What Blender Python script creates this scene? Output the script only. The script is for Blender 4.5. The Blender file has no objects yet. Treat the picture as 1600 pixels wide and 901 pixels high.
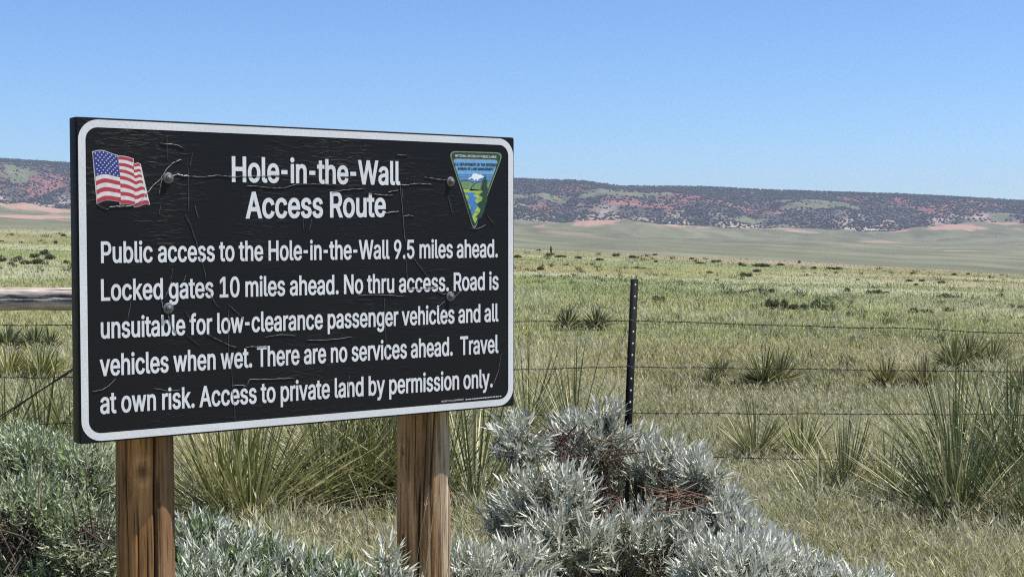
import bpy, math, json, random
import numpy as np
from mathutils import Vector
from mathutils.geometry import delaunay_2d_cdt

sc = bpy.context.scene
COL = sc.collection
R = math.radians
rng = np.random.default_rng(11)
random.seed(5)

# ------------------------------------------------------------------ camera, sky, sun, exposure
F = 2200.0                                   # focal length in pixels of the 1600 px wide photograph
PITCH = math.atan((450.5 - 362) / F)         # horizon at y = 362
EYE = 1.6
cam = bpy.data.cameras.new("camera")
cam.sensor_width = 36.0
cam.lens = 36.0 * F / 1600.0
cam.clip_start = 0.05
cam.clip_end = 30000
camo = bpy.data.objects.new("camera", cam)
COL.objects.link(camo)
camo.location = (0, 0, EYE)
camo.rotation_euler = (R(90) - PITCH, 0, 0)
sc.camera = camo

SUN_EL, SUN_AZ = R(64), R(90)                # azimuth from +Y towards +X
world = bpy.data.worlds.new("World")
sc.world = world
world.use_nodes = True
wn = world.node_tree
wn.nodes.clear()
sky = wn.nodes.new("ShaderNodeTexSky")
sky.sky_type = 'NISHITA'
sky.sun_disc = False
sky.sun_elevation = SUN_EL
sky.sun_rotation = SUN_AZ
sky.altitude = 1500
sky.air_density = 1.15
sky.dust_density = 0.15
sky.ozone_density = 3.2
bg = wn.nodes.new("ShaderNodeBackground")
bg.inputs["Strength"].default_value = 0.088
wo = wn.nodes.new("ShaderNodeOutputWorld")
tint = wn.nodes.new("ShaderNodeMixRGB")           # a deeper blue, as the photograph has it
tint.blend_type = 'MULTIPLY'
tint.inputs[0].default_value = 1
tint.inputs[2].default_value = (.70, .90, 1.19, 1)
wn.links.new(sky.outputs[0], tint.inputs[1])
wn.links.new(tint.outputs[0], bg.inputs[0])
wn.links.new(bg.outputs[0], wo.inputs[0])

sun = bpy.data.lights.new("sun", 'SUN')
sun.energy = 5.0
sun.angle = R(0.53)
sun.color = (1.0, 0.955, 0.88)
suno = bpy.data.objects.new("sun", sun)
COL.objects.link(suno)
SUN_DIR = Vector((math.cos(SUN_EL) * math.sin(SUN_AZ), math.cos(SUN_EL) * math.cos(SUN_AZ), math.sin(SUN_EL)))
suno.rotation_euler = SUN_DIR.to_track_quat('Z', 'Y').to_euler()
suno.location = (0, 0, 50)

vs = sc.view_settings
vs.view_transform = 'Standard'
vs.look = 'None'
vs.gamma = 1.0
vs.use_curve_mapping = False
vs.exposure = 0.5
sc.cycles.use_denoising = False
sc.cycles.filter_width = 1.15
sc.cycles.sample_clamp_indirect = 4
sc.cycles.max_bounces = 8
sc.cycles.transparent_max_bounces = 8
sc.cycles.volume_bounces = 0

# ------------------------------------------------------------------ helpers
CP, SP = math.cos(PITCH), math.sin(PITCH)


def ray(px, py):
    u, v = (px - 800) / F, (450.5 - py) / F
    return np.array([u, CP + v * SP, -SP + v * CP])


def at(px, py, Y):
    """the point at ground distance Y along the sight line of a photograph pixel"""
    d = ray(px, py)
    return np.array([0, 0, EYE]) + d * (Y / d[1])


def nrm(a):
    return a / np.maximum(np.linalg.norm(a, axis=-1, keepdims=True), 1e-9)


def lerp(a, b, t):
    return a + (b - a) * t


def sstep(t):
    t = np.clip(t, 0, 1)
    return t * t * (3 - 2 * t)


_perm = np.random.default_rng(3).permutation(4096)
_val = np.random.default_rng(4).random(4096)


def vnoise(x, y):
    x = np.asarray(x, float); y = np.asarray(y, float)
    xi = np.floor(x).astype(int); yi = np.floor(y).astype(int)
    xf = x - xi; yf = y - yi
    xf = xf * xf * (3 - 2 * xf); yf = yf * yf * (3 - 2 * yf)

    def h(i, j):
        return _val[(_perm[(i & 4095)] + j * 131) & 4095]
    return lerp(lerp(h(xi, yi), h(xi + 1, yi), xf), lerp(h(xi, yi + 1), h(xi + 1, yi + 1), xf), yf)


def fbm(x, y, o=4):
    s = 0; a = .5; n = 0
    for i in range(o):
        s = s + a * vnoise(x * 2 ** i + 17.3 * i, y * 2 ** i + 9.1 * i); n += a; a *= .5
    return s / n


class Acc:
    """collects geometry that becomes ONE mesh object"""

    def __init__(self):
        self.V = []; self.F = []; self.C = []; self.n = 0

    def add(self, V, Fs, col=(.5, .5, .5), mi=0):
        V = np.asarray(V, float).reshape(-1, 3)
        self.V.append(V)
        c = np.empty((len(V), 4)); c[:, :3] = np.asarray(col, float); c[:, 3] = 1
        self.C.append(c)
        if isinstance(Fs, np.ndarray):
            Fs = [Fs]
        for f in Fs:
            f = np.asarray(f, int)
            if f.ndim == 1:
                f = f[None]
            self.F.append((f + self.n, mi))
        self.n += len(V)

    def build(self, name, mats, parent=None, smooth=False):
        me = bpy.data.meshes.new(name)
        V = np.concatenate(self.V)
        me.vertices.add(len(V))
        me.vertices.foreach_set("co", V.ravel())
        li = np.concatenate([f.ravel() for f, m in self.F])
        tot = np.concatenate([np.full(len(f), f.shape[1]) for f, m in self.F])
        mi = np.concatenate([np.full(len(f), m) for f, m in self.F])
        st = np.concatenate([[0], np.cumsum(tot)[:-1]])
        me.loops.add(len(li))
        me.loops.foreach_set("vertex_index", li.astype(np.int32))
        me.polygons.add(len(tot))
        me.polygons.foreach_set("loop_start", st.astype(np.int32))
        me.polygons.foreach_set("loop_total", tot.astype(np.int32))
        me.polygons.foreach_set("material_index", mi.astype(np.int32))
        if smooth:
            me.polygons.foreach_set("use_smooth", np.ones(len(tot), bool))
        at_ = me.color_attributes.new("Col", 'FLOAT_COLOR', 'POINT')
        at_.data.foreach_set("color", np.concatenate(self.C).ravel())
        for m in (mats if isinstance(mats, (list, tuple)) else [mats]):
            me.materials.append(m)
        me.update(calc_edges=True)
        o = bpy.data.objects.new(name, me)
        COL.objects.link(o)
        if parent is not None:
            o.parent = parent
        return o


def blades(acc, base, d, side, L, W, bend, prof, col, mi=0, tipcol=None, fold=0.0):
    """many narrow leaves at once; prof gives the width along a leaf"""
    N = len(base)
    if N == 0:
        return
    S = len(prof)
    L = np.broadcast_to(np.asarray(L, float), (N,)); W = np.broadcast_to(np.asarray(W, float), (N,))
    col = np.broadcast_to(np.asarray(col, float), (N, 3))
    t = np.linspace(0, 1, S)
    c = base[:, None, :] + d[:, None, :] * (L[:, None] * t)[..., None] + bend[:, None, :] * (t ** 2)[None, :, None]
    w = side[:, None, :] * (W[:, None] * np.asarray(prof)[None] * .5)[..., None]
    if tipcol is None:
        cc = np.repeat(col[:, None, :], S, 1)
    else:
        tipcol = np.broadcast_to(np.asarray(tipcol, float), (N, 3))
        cc = lerp(col[:, None, :], tipcol[:, None, :], t[None, :, None])
    if fold:
        nv = nrm(np.cross(side, d))
        m = c + nv[:, None, :] * (W[:, None] * np.asarray(prof)[None] * fold)[..., None]
        V = np.stack([c - w, m, c + w], 2); K = 3
    else:
        V = np.stack([c - w, c + w], 2); K = 2
    cc = np.repeat(cc[:, :, None, :], K, 2).reshape(-1, 3)
    i0 = (np.arange(N) * S * K)[:, None, None]
    s0 = (np.arange(S - 1) * K)[None, :, None]
    k0 = np.arange(K - 1)[None, None, :]
    q = i0 + s0 + k0
    Fq = np.stack([q, q + 1, q + K + 1, q + K], -1).reshape(-1, 4)
    acc.add(V.reshape(-1, 3), Fq, cc, mi)


def tube(acc, P, rad, n=6, col=(.2, .15, .1), mi=0, cap=True, jitter=0):
    P = np.asarray(P, float); K = len(P)
    rad = np.broadcast_to(np.asarray(rad, float), (K,))
    T = nrm(np.gradient(P, axis=0))
    ref = np.array([0, 0, 1.]) if abs(T[:, 2]).mean() < .9 else np.array([1., 0, 0])
    a = nrm(np.cross(T, ref)); b = np.cross(T, a)
    th = np.linspace(0, 2 * np.pi, n, endpoint=False)
    r = rad[:, None] * (1 + jitter * (rng.random((K, n)) - .5))
    V = P[:, None] + r[..., None] * (a[:, None] * np.cos(th)[None, :, None] + b[:, None] * np.sin(th)[None, :, None])
    i = (np.arange(K - 1) * n)[:, None]; j = np.arange(n)[None]
    j2 = (j + 1) % n
    Fq = np.stack([i + j, i + j2, i + n + j2, i + n + j], -1).reshape(-1, 4)
    fs = [Fq]
    if cap:
        fs += [np.arange(n)[::-1], (K - 1) * n + np.arange(n)]
    acc.add(V.reshape(-1, 3), fs, col, mi)


def box(acc, lo, hi, col=(.5, .5, .5), mi=0):
    x0, y0, z0 = lo; x1, y1, z1 = hi
    V = [(x0, y0, z0), (x1, y0, z0), (x1, y1, z0), (x0, y1, z0), (x0, y0, z1), (x1, y0, z1), (x1, y1, z1), (x0, y1, z1)]
    acc.add(V, np.array([(0, 3, 2, 1), (4, 5, 6, 7), (0, 1, 5, 4), (1, 2, 6, 5), (2, 3, 7, 6), (3, 0, 4, 7)]), col, mi)


def empty(name, loc, rz=0):
    o = bpy.data.objects.new(name, None)
    o.empty_display_size = .2
    COL.objects.link(o)
    o.location = loc
    o.rotation_euler = (0, 0, rz)
    return o


def tag(o, label=None, cat=None, group=None, kind=None):
    if label: o["label"] = label
    if cat: o["category"] = cat
    if group: o["group"] = group
    if kind: o["kind"] = kind
    return o


def copy_tree(o, parent=None):
    c = o.copy(); COL.objects.link(c)
    if parent is not None:
        c.parent = parent
    for ch in list(o.children):
        copy_tree(ch, c)
    return c


# ------------------------------------------------------------------ materials
def new_mat(name):
    m = bpy.data.materials.new(name); m.use_nodes = True
    nt = m.node_tree
    return m, nt, nt.nodes["Principled BSDF"]


def N_(nt, typ, **kw):
    n = nt.nodes.new(typ)
    for k, v in kw.items():
        if k in n.inputs:
            n.inputs[k].default_value = v
        else:
            setattr(n, k, v)
    return n


def ramp(nt, stops):
    r = nt.nodes.new("ShaderNodeValToRGB")
    e = r.color_ramp.elements
    while len(e) < len(stops):
        e.new(.5)
    for i, (p, c) in enumerate(stops):
        e[i].position = p
        e[i].color = (c[0], c[1], c[2], 1) if not isinstance(c, (int, float)) else (c, c, c, 1)
    return r


def leaf_mat(name, rough=.5, trans=.3, spec=.4):
    m, nt, p = new_mat(name)
    a = N_(nt, "ShaderNodeAttribute", attribute_name="Col")
    nt.links.new(a.outputs["Color"], p.inputs["Base Color"])
    p.inputs["Roughness"].default_value = rough
    p.inputs["Specular IOR Level"].default_value = spec
    if trans:
        tr = N_(nt, "ShaderNodeBsdfTranslucent")
        nt.links.new(a.outputs["Color"], tr.inputs["Color"])
        mx = N_(nt, "ShaderNodeMixShader"); mx.inputs[0].default_value = trans
        out = nt.nodes["Material Output"]
        nt.links.new(p.outputs[0], mx.inputs[1]); nt.links.new(tr.outputs[0], mx.inputs[2])
        nt.links.new(mx.outputs[0], out.inputs["Surface"])
    return m


def plain(name, col, rough=.5, metal=0, noise=None, bump=0, nscale=40, spec=.5):
    m, nt, p = new_mat(name)
    p.inputs["Base Color"].default_value = (*col, 1)
    p.inputs["Roughness"].default_value = rough
    p.inputs["Metallic"].default_value = metal
    p.inputs["Specular IOR Level"].default_value = spec
    if noise:
        tc = N_(nt, "ShaderNodeTexCoord")
        nz = N_(nt, "ShaderNodeTexNoise", Scale=nscale, Detail=6.0)
        nt.links.new(tc.outputs["Object"], nz.inputs["Vector"])
        rp = ramp(nt, [(.3, tuple(c * (1 - noise) for c in col)), (.7, tuple(min(1, c * (1 + noise)) for c in col))])
        nt.links.new(nz.outputs["Fac"], rp.inputs[0])
        nt.links.new(rp.outputs[0], p.inputs["Base Color"])
        if bump:
            b = N_(nt, "ShaderNodeBump", Strength=bump, Distance=.002)
            nt.links.new(nz.outputs["Fac"], b.inputs["Height"])
            nt.links.new(b.outputs[0], p.inputs["Normal"])
    return m


M_LEAF = leaf_mat("yucca_leaf", .42, .18, .5)
M_SAGE = leaf_mat("silver_leaf", .5, .12, .5)
M_GRASS = leaf_mat("grass_blade", .6, .35, .3)
M_SCRUB = leaf_mat("scrub_leaf", .7, .15, .2)
M_TREE = leaf_mat("juniper_foliage", .8, 0, .1)
M_STEM = leaf_mat("woody_stem", .85, 0, .2)


def ground_material(name, sc1, sc2, amt):
    m, nt, p = new_mat(name)
    a = N_(nt, "ShaderNodeAttribute", attribute_name="Col")
    tc = N_(nt, "ShaderNodeTexCoord")
    n1 = N_(nt, "ShaderNodeTexNoise", Scale=sc1, Detail=8.0, Roughness=.7)
    n2 = N_(nt, "ShaderNodeTexNoise", Scale=sc2, Detail=6.0, Roughness=.65)
    for n in (n1, n2):
        nt.links.new(tc.outputs["Object"], n.inputs["Vector"])
    r1 = ramp(nt, [(.25, 1 - amt), (.75, 1 + amt)])
    r1.color_ramp.elements[0].color = (1 - amt, 1 - amt, 1 - amt, 1)
    r2 = ramp(nt, [(.3, 1 - amt), (.7, 1 + amt)])
    nt.links.new(n1.outputs["Fac"], r1.inputs[0]); nt.links.new(n2.outputs["Fac"], r2.inputs[0])
    m1 = N_(nt, "ShaderNodeMixRGB", blend_type='MULTIPLY'); m1.inputs[0].default_value = 1
    m2 = N_(nt, "ShaderNodeMixRGB", blend_type='MULTIPLY'); m2.inputs[0].default_value = 1
    nt.links.new(a.outputs["Color"], m1.inputs[1]); nt.links.new(r1.outputs[0], m1.inputs[2])
    nt.links.new(m1.outputs[0], m2.inputs[1]); nt.links.new(r2.outputs[0], m2.inputs[2])
    nt.links.new(m2.outputs[0], p.inputs["Base Color"])
    p.inputs["Roughness"].default_value = .95
    p.inputs["Specular IOR Level"].default_value = .1
    return m


def wood_material(name, dark, mid, light, along='Z', scale=1.0, crack=.55):
    m, nt, p = new_mat(name)
    tc = N_(nt, "ShaderNodeTexCoord")
    mp = N_(nt, "ShaderNodeMapping")
    s = [26 * scale] * 3
    s['XYZ'.index(along)] = 1.6 * scale
    mp.inputs["Scale"].default_value = s
    nt.links.new(tc.outputs["Object"], mp.inputs["Vector"])
    n1 = N_(nt, "ShaderNodeTexNoise", Scale=1.0, Detail=10.0, Roughness=.65, Distortion=.6)
    nt.links.new(mp.outputs[0], n1.inputs["Vector"])
    mp2 = N_(nt, "ShaderNodeMapping")
    s2 = [150 * scale] * 3
    s2['XYZ'.index(along)] = 5 * scale
    mp2.inputs["Scale"].default_value = s2
    nt.links.new(tc.outputs["Object"], mp2.inputs["Vector"])
    n2 = N_(nt, "ShaderNodeTexNoise", Scale=1.0, Detail=6.0, Roughness=.7)
    nt.links.new(mp2.outputs[0], n2.inputs["Vector"])
    n3 = N_(nt, "ShaderNodeTexNoise", Scale=7.0, Detail=4.0)
    nt.links.new(tc.outputs["Object"], n3.inputs["Vector"])
    r = ramp(nt, [(.28, dark), (.5, mid), (.72, light)])
    nt.links.new(n1.outputs["Fac"], r.inputs[0])
    r2 = ramp(nt, [(.40, .22), (.47, .8), (.6, 1.0)])
    nt.links.new(n2.outputs["Fac"], r2.inputs[0])
    r3 = ramp(nt, [(.3, .72), (.7, 1.2)])
    nt.links.new(n3.outputs["Fac"], r3.inputs[0])
    mu = N_(nt, "ShaderNodeMixRGB", blend_type='MULTIPLY'); mu.inputs[0].default_value = crack
    nt.links.new(r.outputs[0], mu.inputs[1]); nt.links.new(r2.outputs[0], mu.inputs[2])
    mu2 = N_(nt, "ShaderNodeMixRGB", blend_type='MULTIPLY'); mu2.inputs[0].default_value = 1
    nt.links.new(mu.outputs[0], mu2.inputs[1]); nt.links.new(r3.outputs[0], mu2.inputs[2])
    # vertex colour multiplies: weathered grey sides, knots
    a = N_(nt, "ShaderNodeAttribute", attribute_name="Col")
    mu3 = N_(nt, "ShaderNodeMixRGB", blend_type='MULTIPLY'); mu3.inputs[0].default_value = 1
    nt.links.new(mu2.outputs[0], mu3.inputs[1]); nt.links.new(a.outputs["Color"], mu3.inputs[2])
    nt.links.new(mu3.outputs[0], p.inputs["Base Color"])
    b = N_(nt, "ShaderNodeBump", Strength=.7, Distance=.003)
    ad = N_(nt, "ShaderNodeMath", operation='ADD')
    nt.links.new(n1.outputs["Fac"], ad.inputs[0]); nt.links.new(n2.outputs["Fac"], ad.inputs[1])
    nt.links.new(ad.outputs[0], b.inputs["Height"]); nt.links.new(b.outputs[0], p.inputs["Normal"])
    p.inputs["Roughness"].default_value = .8
    p.inputs["Specular IOR Level"].default_value = .25
    return m


# ------------------------------------------------------------------ terrain
SX = lambda px: (px - 800) / F
CREST = (np.array([-400, 0, 110, 450, 800, 1000, 1200, 1400, 1600, 2000]),
         np.array([354, 356, 359, 374, 388, 397, 406, 417, 429, 442]))
FOOT = (np.array([-500, 0, 110, 450, 805, 870, 1000, 1100, 1200, 1300, 1420, 1480, 1600, 2100]),
        np.array([326, 330, 333, 340, 345, 351, 351, 356, 360, 362, 365, 362, 360, 366]))
RIDGE = (np.array([-700, -200, 0, 110, 300, 550, 805, 850, 900, 940, 970, 1030, 1100, 1200, 1300, 1400, 1500, 1600, 1900, 2300]),
         np.array([238, 245, 248, 255, 262, 268, 279, 281, 282, 286.5, 291, 291, 292, 297, 300, 303, 308, 314, 322, 330]))


def tab(t, s):
    return np.interp(s * F + 800, t[0], t[1])


Y_CREST, Y_FAR, Y_FOOT, Y_RIDGE = 140.0, 460.0, 2600.0, 3700.0


def polar(x, y):
    x = np.asarray(x, float); y = np.asarray(y, float)
    r = np.hypot(x, y)
    b = np.arctan2(x, y)
    D = r * np.maximum(np.cos(b), .8)
    s = np.clip(np.tan(np.clip(b, -1.2, 1.2)), -.6, .6)
    s = s * np.clip((np.pi - np.abs(b)) / (np.pi / 2), 0, 1)
    return D, s


def bumpz(x, y, cx, cy, rx, ry, h):
    return h * np.exp(-((x - cx) / rx) ** 2 - ((y - cy) / ry) ** 2)


def terrain(x, y):
    D, s = polar(x, y)
    z = lambda py, d: EYE - (py - 362) * d / F
    zc = z(tab(CREST, s), Y_CREST)
    z1 = zc * np.clip((D - 14) / (Y_CREST - 14), 0, 1) ** 1.25
    z1 = z1 + (fbm(x * .09, y * .09, 3) - .5) * .28 * sstep((D - 9) / 20) * sstep((140 - D) / 40)
    zv = z(tab(CREST, s) + 7, Y_FAR)
    z2 = lerp(zc, zv, np.clip((D - Y_CREST) / (Y_FAR - Y_CREST), 0, 1))
    t = np.clip(np.log(np.maximum(D, 1) / Y_FAR) / math.log(Y_FOOT / Y_FAR), 0, 1)
    py = lerp(tab(CREST, s) + 7, tab(FOOT, s) + 1, t ** .85)
    z3 = z(py, np.minimum(D, Y_FOOT))
    z3 = z3 + (fbm(x * .006, y * .004, 5) - .5) * 18 * sstep((D - 800) / 900)
    z3 = z3 + (np.abs(fbm(x * .018, y * .009, 4) - .5) - .1) * 14 * sstep((D - 1500) / 500)
    # low mounds and bluffs in front of the escarpment
    for (px, yy, rx, ry, h) in ((940, 2050, 90, 160, 9), (1030, 1800, 70, 120, 5), (1130, 2250, 130, 150, 8), (1250, 2350, 150, 120, 6),
                                (1490, 2300, 110, 130, 14), (1580, 2400, 160, 140, 13), (40, 2100, 130, 150, 10), (-60, 2000, 120, 150, 8), (95, 2300, 90, 120, 9), (830, 2350, 110, 100, 7)):
        z3 = z3 + bumpz(x, y, SX(px) * yy, yy, rx, ry, h)
    zz = np.where(D < Y_CREST, z1, np.where(D < Y_FAR, z2, z3))
    return zz - 60 * np.clip((D - 2750) / 400, 0, 1) * (y > 0)


def ground_hit(px, py):
    d = ray(px, py)
    Y = 3.0
    while Y < 2600:
        p = np.array([0, 0, EYE]) + d * (Y / d[1])
        if p[2] <= float(terrain(p[0], p[1])):
            return p
        Y *= 1.004
    return at(px, py, 150)


GREEN = np.array([.170, .192, .075]); OLIVE = np.array([.205, .202, .082]); PALE = np.array([.30, .30, .19])
RUST = np.array([.255, .165, .085]); SOIL = np.array([.20, .165, .105]); FARG = np.array([.130, .132, .083]); PINK = np.array([.36, .225, .17])


def ground_colour(x, y):
    D, s = polar(x, y)
    a = sstep((fbm(x * .11 + 5, y * .075, 4) - .36) / .28)[..., None]
    b = sstep((fbm(x * .05 + 40, y * .09 + 3, 4) - .50) / .14)[..., None]
    c = sstep((fbm(x * .035 + 80, y * .11 + 60, 3) - .58) / .1)[..., None]
    near = lerp(lerp(GREEN, OLIVE, a), PALE, b * .75)
    near = lerp(near, RUST, c * .38)
    # red-brown dry band along the crest
    cr = (sstep((D - 95) / 25) * (.35 + .65 * fbm(x * .08, y * .05 + 9, 3)) * (.35 + .65 * sstep((s + .02) / .2)))[..., None]
    near = near * (1 - .12 * sstep((D - 60) / 60))[..., None]
    near = lerp(near, np.array([.30, .235, .175]), np.clip(cr, 0, .85))
    g = fbm(x * .012 + 3, y * .006, 5)[..., None]
    far = lerp(FARG, np.array([.165, .165, .108]), sstep((g - .38) / .25))
    pk = sstep((fbm(x * .009 + 31, y * .0045 + 8, 4) - .66) / .06) * sstep((D - 1200) / 500) * .6
    for (px, yy, rx, ry) in ((830, 2000, 34, 60), (935, 2020, 42, 120), (940, 2080, 18, 60), (1028, 1800, 30, 70), (1130, 2250, 80, 60), (1235, 2250, 75, 50), (1400, 2350, 40, 40), (1490, 2290, 45, 60),
                             (1570, 2350, 40, 50), (40, 2100, 95, 110), (10, 2200, 60, 90), (1190, 2320, 60, 45), (1290, 2380, 60, 35), (880, 2300, 30, 40), (1040, 2330, 40, 40), (1222, 1150, 14, 26), (1500, 1150, 16, 25), (972, 2300, 10, 40)):
        X = SX(px) * yy
        e = ((x - X) / rx) ** 2 + ((y - yy) / ry) ** 2 + (fbm(x * .03, y * .02, 3) - .5) * 2.4
        pk = np.maximum(pk, sstep((1.0 - e) / .5) * .9)
    pk = pk * (.62 + .75 * fbm(x * .06, y * .02, 4))
    lb = sstep((-.27 - s) / .05) * sstep((D - 1250) / 60) * sstep((1750 - D) / 60) * (fbm(x * .02, y * .01, 3) > .45)
    pk = np.maximum(pk, lb * .9)
    far = far * (.68 + .64 * fbm(x * .04 + 2, y * .012, 6))[..., None]
    far = lerp(far, PINK, np.clip(pk, 0, .9)[..., None])
    return lerp(near, far, sstep((D - 140) / 40)[..., None])


def sheet(name, X, Y, Z, C, mat, closed=False):
    n, k = X.shape
    acc = Acc()
    i = np.arange(n - 1)[:, None] * k
    j = np.arange(k if closed else k - 1)[None]
    j2 = (j + 1) % k
    q = np.stack([i + j, i + j2, i + k + j2, i + k + j], -1).reshape(-1, 4)
    acc.add(np.stack([X, Y, Z], -1).reshape(-1, 3), [q[:, ::-1]], C.reshape(-1, 3))
    return acc.build(name, mat, smooth=True)


b1 = np.arctan(np.linspace(-.62, .62, 620))
b2 = np.linspace(b1[-1], 2 * np.pi + b1[0], 60)[1:-1]
BE = np.concatenate([b1, b2])
RD = np.concatenate([[.02], np.geomspace(.6, 40, 110), np.geomspace(40, 600, 120)[1:], np.geomspace(600, 2900, 190)[1:], [3600, 4600, 6000]])
RR, BB = np.meshgrid(RD, BE, indexing='ij')
GX, GY = RR * np.sin(BB), RR * np.cos(BB)
M_GROUND = ground_material("prairie_ground", 9.0, .9, .3)
ground = sheet("ground", GX, GY, terrain(GX, GY), ground_colour(GX, GY), M_GROUND, closed=True)
tag(ground, "rolling green and tan prairie ground running to the foot of the hills", kind="structure")


# hills: an escarpment with juniper scrub, red outcrops and meadows
def hill_py(s, t):
    h = sstep(t) * .45 + t * .55
    return lerp(tab(FOOT, s), tab(RIDGE, s), h)


def hill_z(s, D):
    t = np.clip((D - Y_FOOT) / (Y_RIDGE - Y_FOOT), 0, 1)
    z = EYE - (hill_py(s, t) - 362) * D / F
    x = s * D
    g = np.abs(fbm(x * .0042 + 7, D * .0012, 4) - .5) * 2
    amp = 50 * np.sin(np.pi * np.clip(t, 0, 1)) ** 1.2
    z = z + (g - .35) * amp + (fbm(x * .02, D * .015, 3) - .5) * 9 * np.sin(np.pi * t)
    back = np.clip((D - Y_RIDGE) / 1200, 0, 1)
    return z - back * 90 - 12 * np.clip((Y_FOOT - D) / 60, 0, 1)


MEADOW = ((860, .64, 55, .07), (1000, .74, 50, .13), (960, .66, 60, .05), (1180, .42, 42, .06), (1285, .62, 60, .08), (1250, .70, 50, .04), (1540, .46, 50, .05), (1575, .38, 50, .05), (15, .72, 45, .13),
          (1480, .30, 60, .05), (1210, .28, 50, .05), (960, .60, 70, .05), (1370, .50, 30, .04), (30, .86, 60, .05), (400, .6, 120, .1))
REDS = ((905, .78, 40, .10), (930, .72, 30, .07), (1060, .62, 70, .14), (1130, .60, 60, .07), (880, .14, 26, .14), (1480, .62, 75, .12), (1590, .30, 60, .10), (60, .58, 60, .16), (95, .66, 40, .1), (1410, .80, 40, .08), (1160, .85, 30, .05), (620, .6, 80, .12), (300, .55, 80, .14), (1000, .50, 60, .07), (1220, .55, 50, .05), (1330, .86, 50, .06), (1540, .78, 50, .09), (1250, .22, 40, .05), (1400, .14, 60, .06), (850, .40, 30, .08), (1020, .16, 40, .05), (20, .62, 60, .10))


def hill_masks(s, t):
    px = s * F + 800
    nz = (fbm(px * .03, t * 9, 4) - .5)
    me = 0 * s
    for (cx, ct, rx, rt) in MEADOW:
        e = ((px - cx) / rx) ** 2 + ((t - ct - (px - cx) * .0002) / rt) ** 2 + nz * 3.2
        me = np.maximum(me, sstep((1 - e) / .5))
    rd = 0 * s
    for (cx, ct, rx, rt) in REDS:
        e = ((px - cx) / rx) ** 2 + ((t - ct) / rt) ** 2 + nz * 2.6
        rd = np.maximum(rd, sstep((1.15 - e) / .8))
    return me, rd * (1 - me)


HS = np.linspace(-.62, .62, 900)
HD = np.concatenate([[2500, 2560], np.linspace(Y_FOOT, Y_RIDGE, 90), [3760, 3850, 4000, 4400]])
DD, SS = np.meshgrid(HD, HS, indexing='ij')
HX, HY, HZ = SS * DD, DD, hill_z(SS, DD)
TT = np.clip((DD - Y_FOOT) / (Y_RIDGE - Y_FOOT), 0, 1)
me_, rd_ = hill_masks(SS, TT)
pale = sstep((.50 - TT + (fbm(SS * 60, TT * 8, 4) - .5) * 1.1) / .5)
hc = lerp(np.array([.082, .064, .056]), np.array([.33, .265, .21]), pale[..., None])
hc = lerp(hc, np.array([.125, .132, .075]), me_[..., None])
hc = lerp(hc, np.array([.20, .095, .078]), (rd_ * .85)[..., None])
strata = .70 + .6 * fbm(SS * 25 + 3, TT * 34 + fbm(SS * 12, TT * 2, 3) * 6, 3)
hc = hc * (1 + (strata - 1) * (1 - me_))[..., None]
M_HILL = ground_material("hill_soil", .05, .012, .3)
hills = sheet("hills", HX, HY, HZ, hc, M_HILL)
tag(hills, "long scrub covered escarpment with red outcrops closing the horizon", kind="structure")

# juniper scrub: thousands of trees a few pixels wide, one object of stuff
nt_ = 100000
s_ = rng.uniform(-.6, .6, nt_); t_ = rng.uniform(-.01, 1.02, nt_) ** .9
me2, rd2 = hill_masks(s_, t_)
dens = .35 + .65 * sstep((fbm(s_ * 45 + 9, t_ * 7, 4) - .34) / .25) + .35 * sstep((t_ - .45) / .4)
open_ = sstep((.55 - t_ + (fbm(s_ * 60, t_ * 8, 4) - .5) * 1.1) / .5)
keep = rng.random(nt_) < dens * (1 - .93 * me2) * (1 - .30 * rd2) * (1 - .45 * open_) * .85
s_, t_ = s_[keep], t_[keep]
# the scrub that reaches down over the red bluffs at the foot of the slope
bs = np.concatenate([rng.normal(SX(px), w / F, k) for px, w, k in ((1345, 34, 45), (1375, 22, 30), (1470, 16, 16), (1065, 12, 12), (1140, 14, 8), (100, 5, 4))])
bt = rng.uniform(-.16, .0, len(bs))
s_ = np.concatenate([s_, bs]); t_ = np.concatenate([t_, bt])
D_ = Y_FOOT + t_ * (Y_RIDGE - Y_FOOT)
px3 = np.stack([s_ * D_, D_, np.maximum(hill_z(s_, D_), np.where(t_ < 0, terrain(s_ * D_, D_), -99))], -1)
import bmesh
bm = bmesh.new(); bmesh.ops.create_icosphere(bm, subdivisions=1, radius=1)
ICV = np.array([v.co[:] for v in bm.verts]); ICF = np.array([[v.index for v in f.verts] for f in bm.faces]); bm.free()
n = len(px3)
rad = 1.3 + 2.3 * rng.random(n) ** 1.6 * (1 - .25 * (t_ > .97))
V = ICV[None] * (1 + .5 * (rng.random((n, len(ICV), 1)) - .5)) * np.stack([rad, rad, rad * rng.uniform(.55, .95, n)], -1)[:, None]
V = V + px3[:, None] + np.array([0, 0, 1.2])
tc_ = lerp(np.array([.030, .040, .026]), np.array([.062, .070, .042]), rng.random((n, 1)))
acc = Acc()
acc.add(V.reshape(-1, 3), (ICF[None] + (np.arange(n) * len(ICV))[:, None, None]).reshape(-1, 3), np.repeat(tc_, len(ICV), 0))
o = acc.build("juniper_scrub", M_TREE, smooth=True)
tag(o, "dark juniper scrub speckling the far escarpment as one mass", "scrub", kind="stuff")

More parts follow.
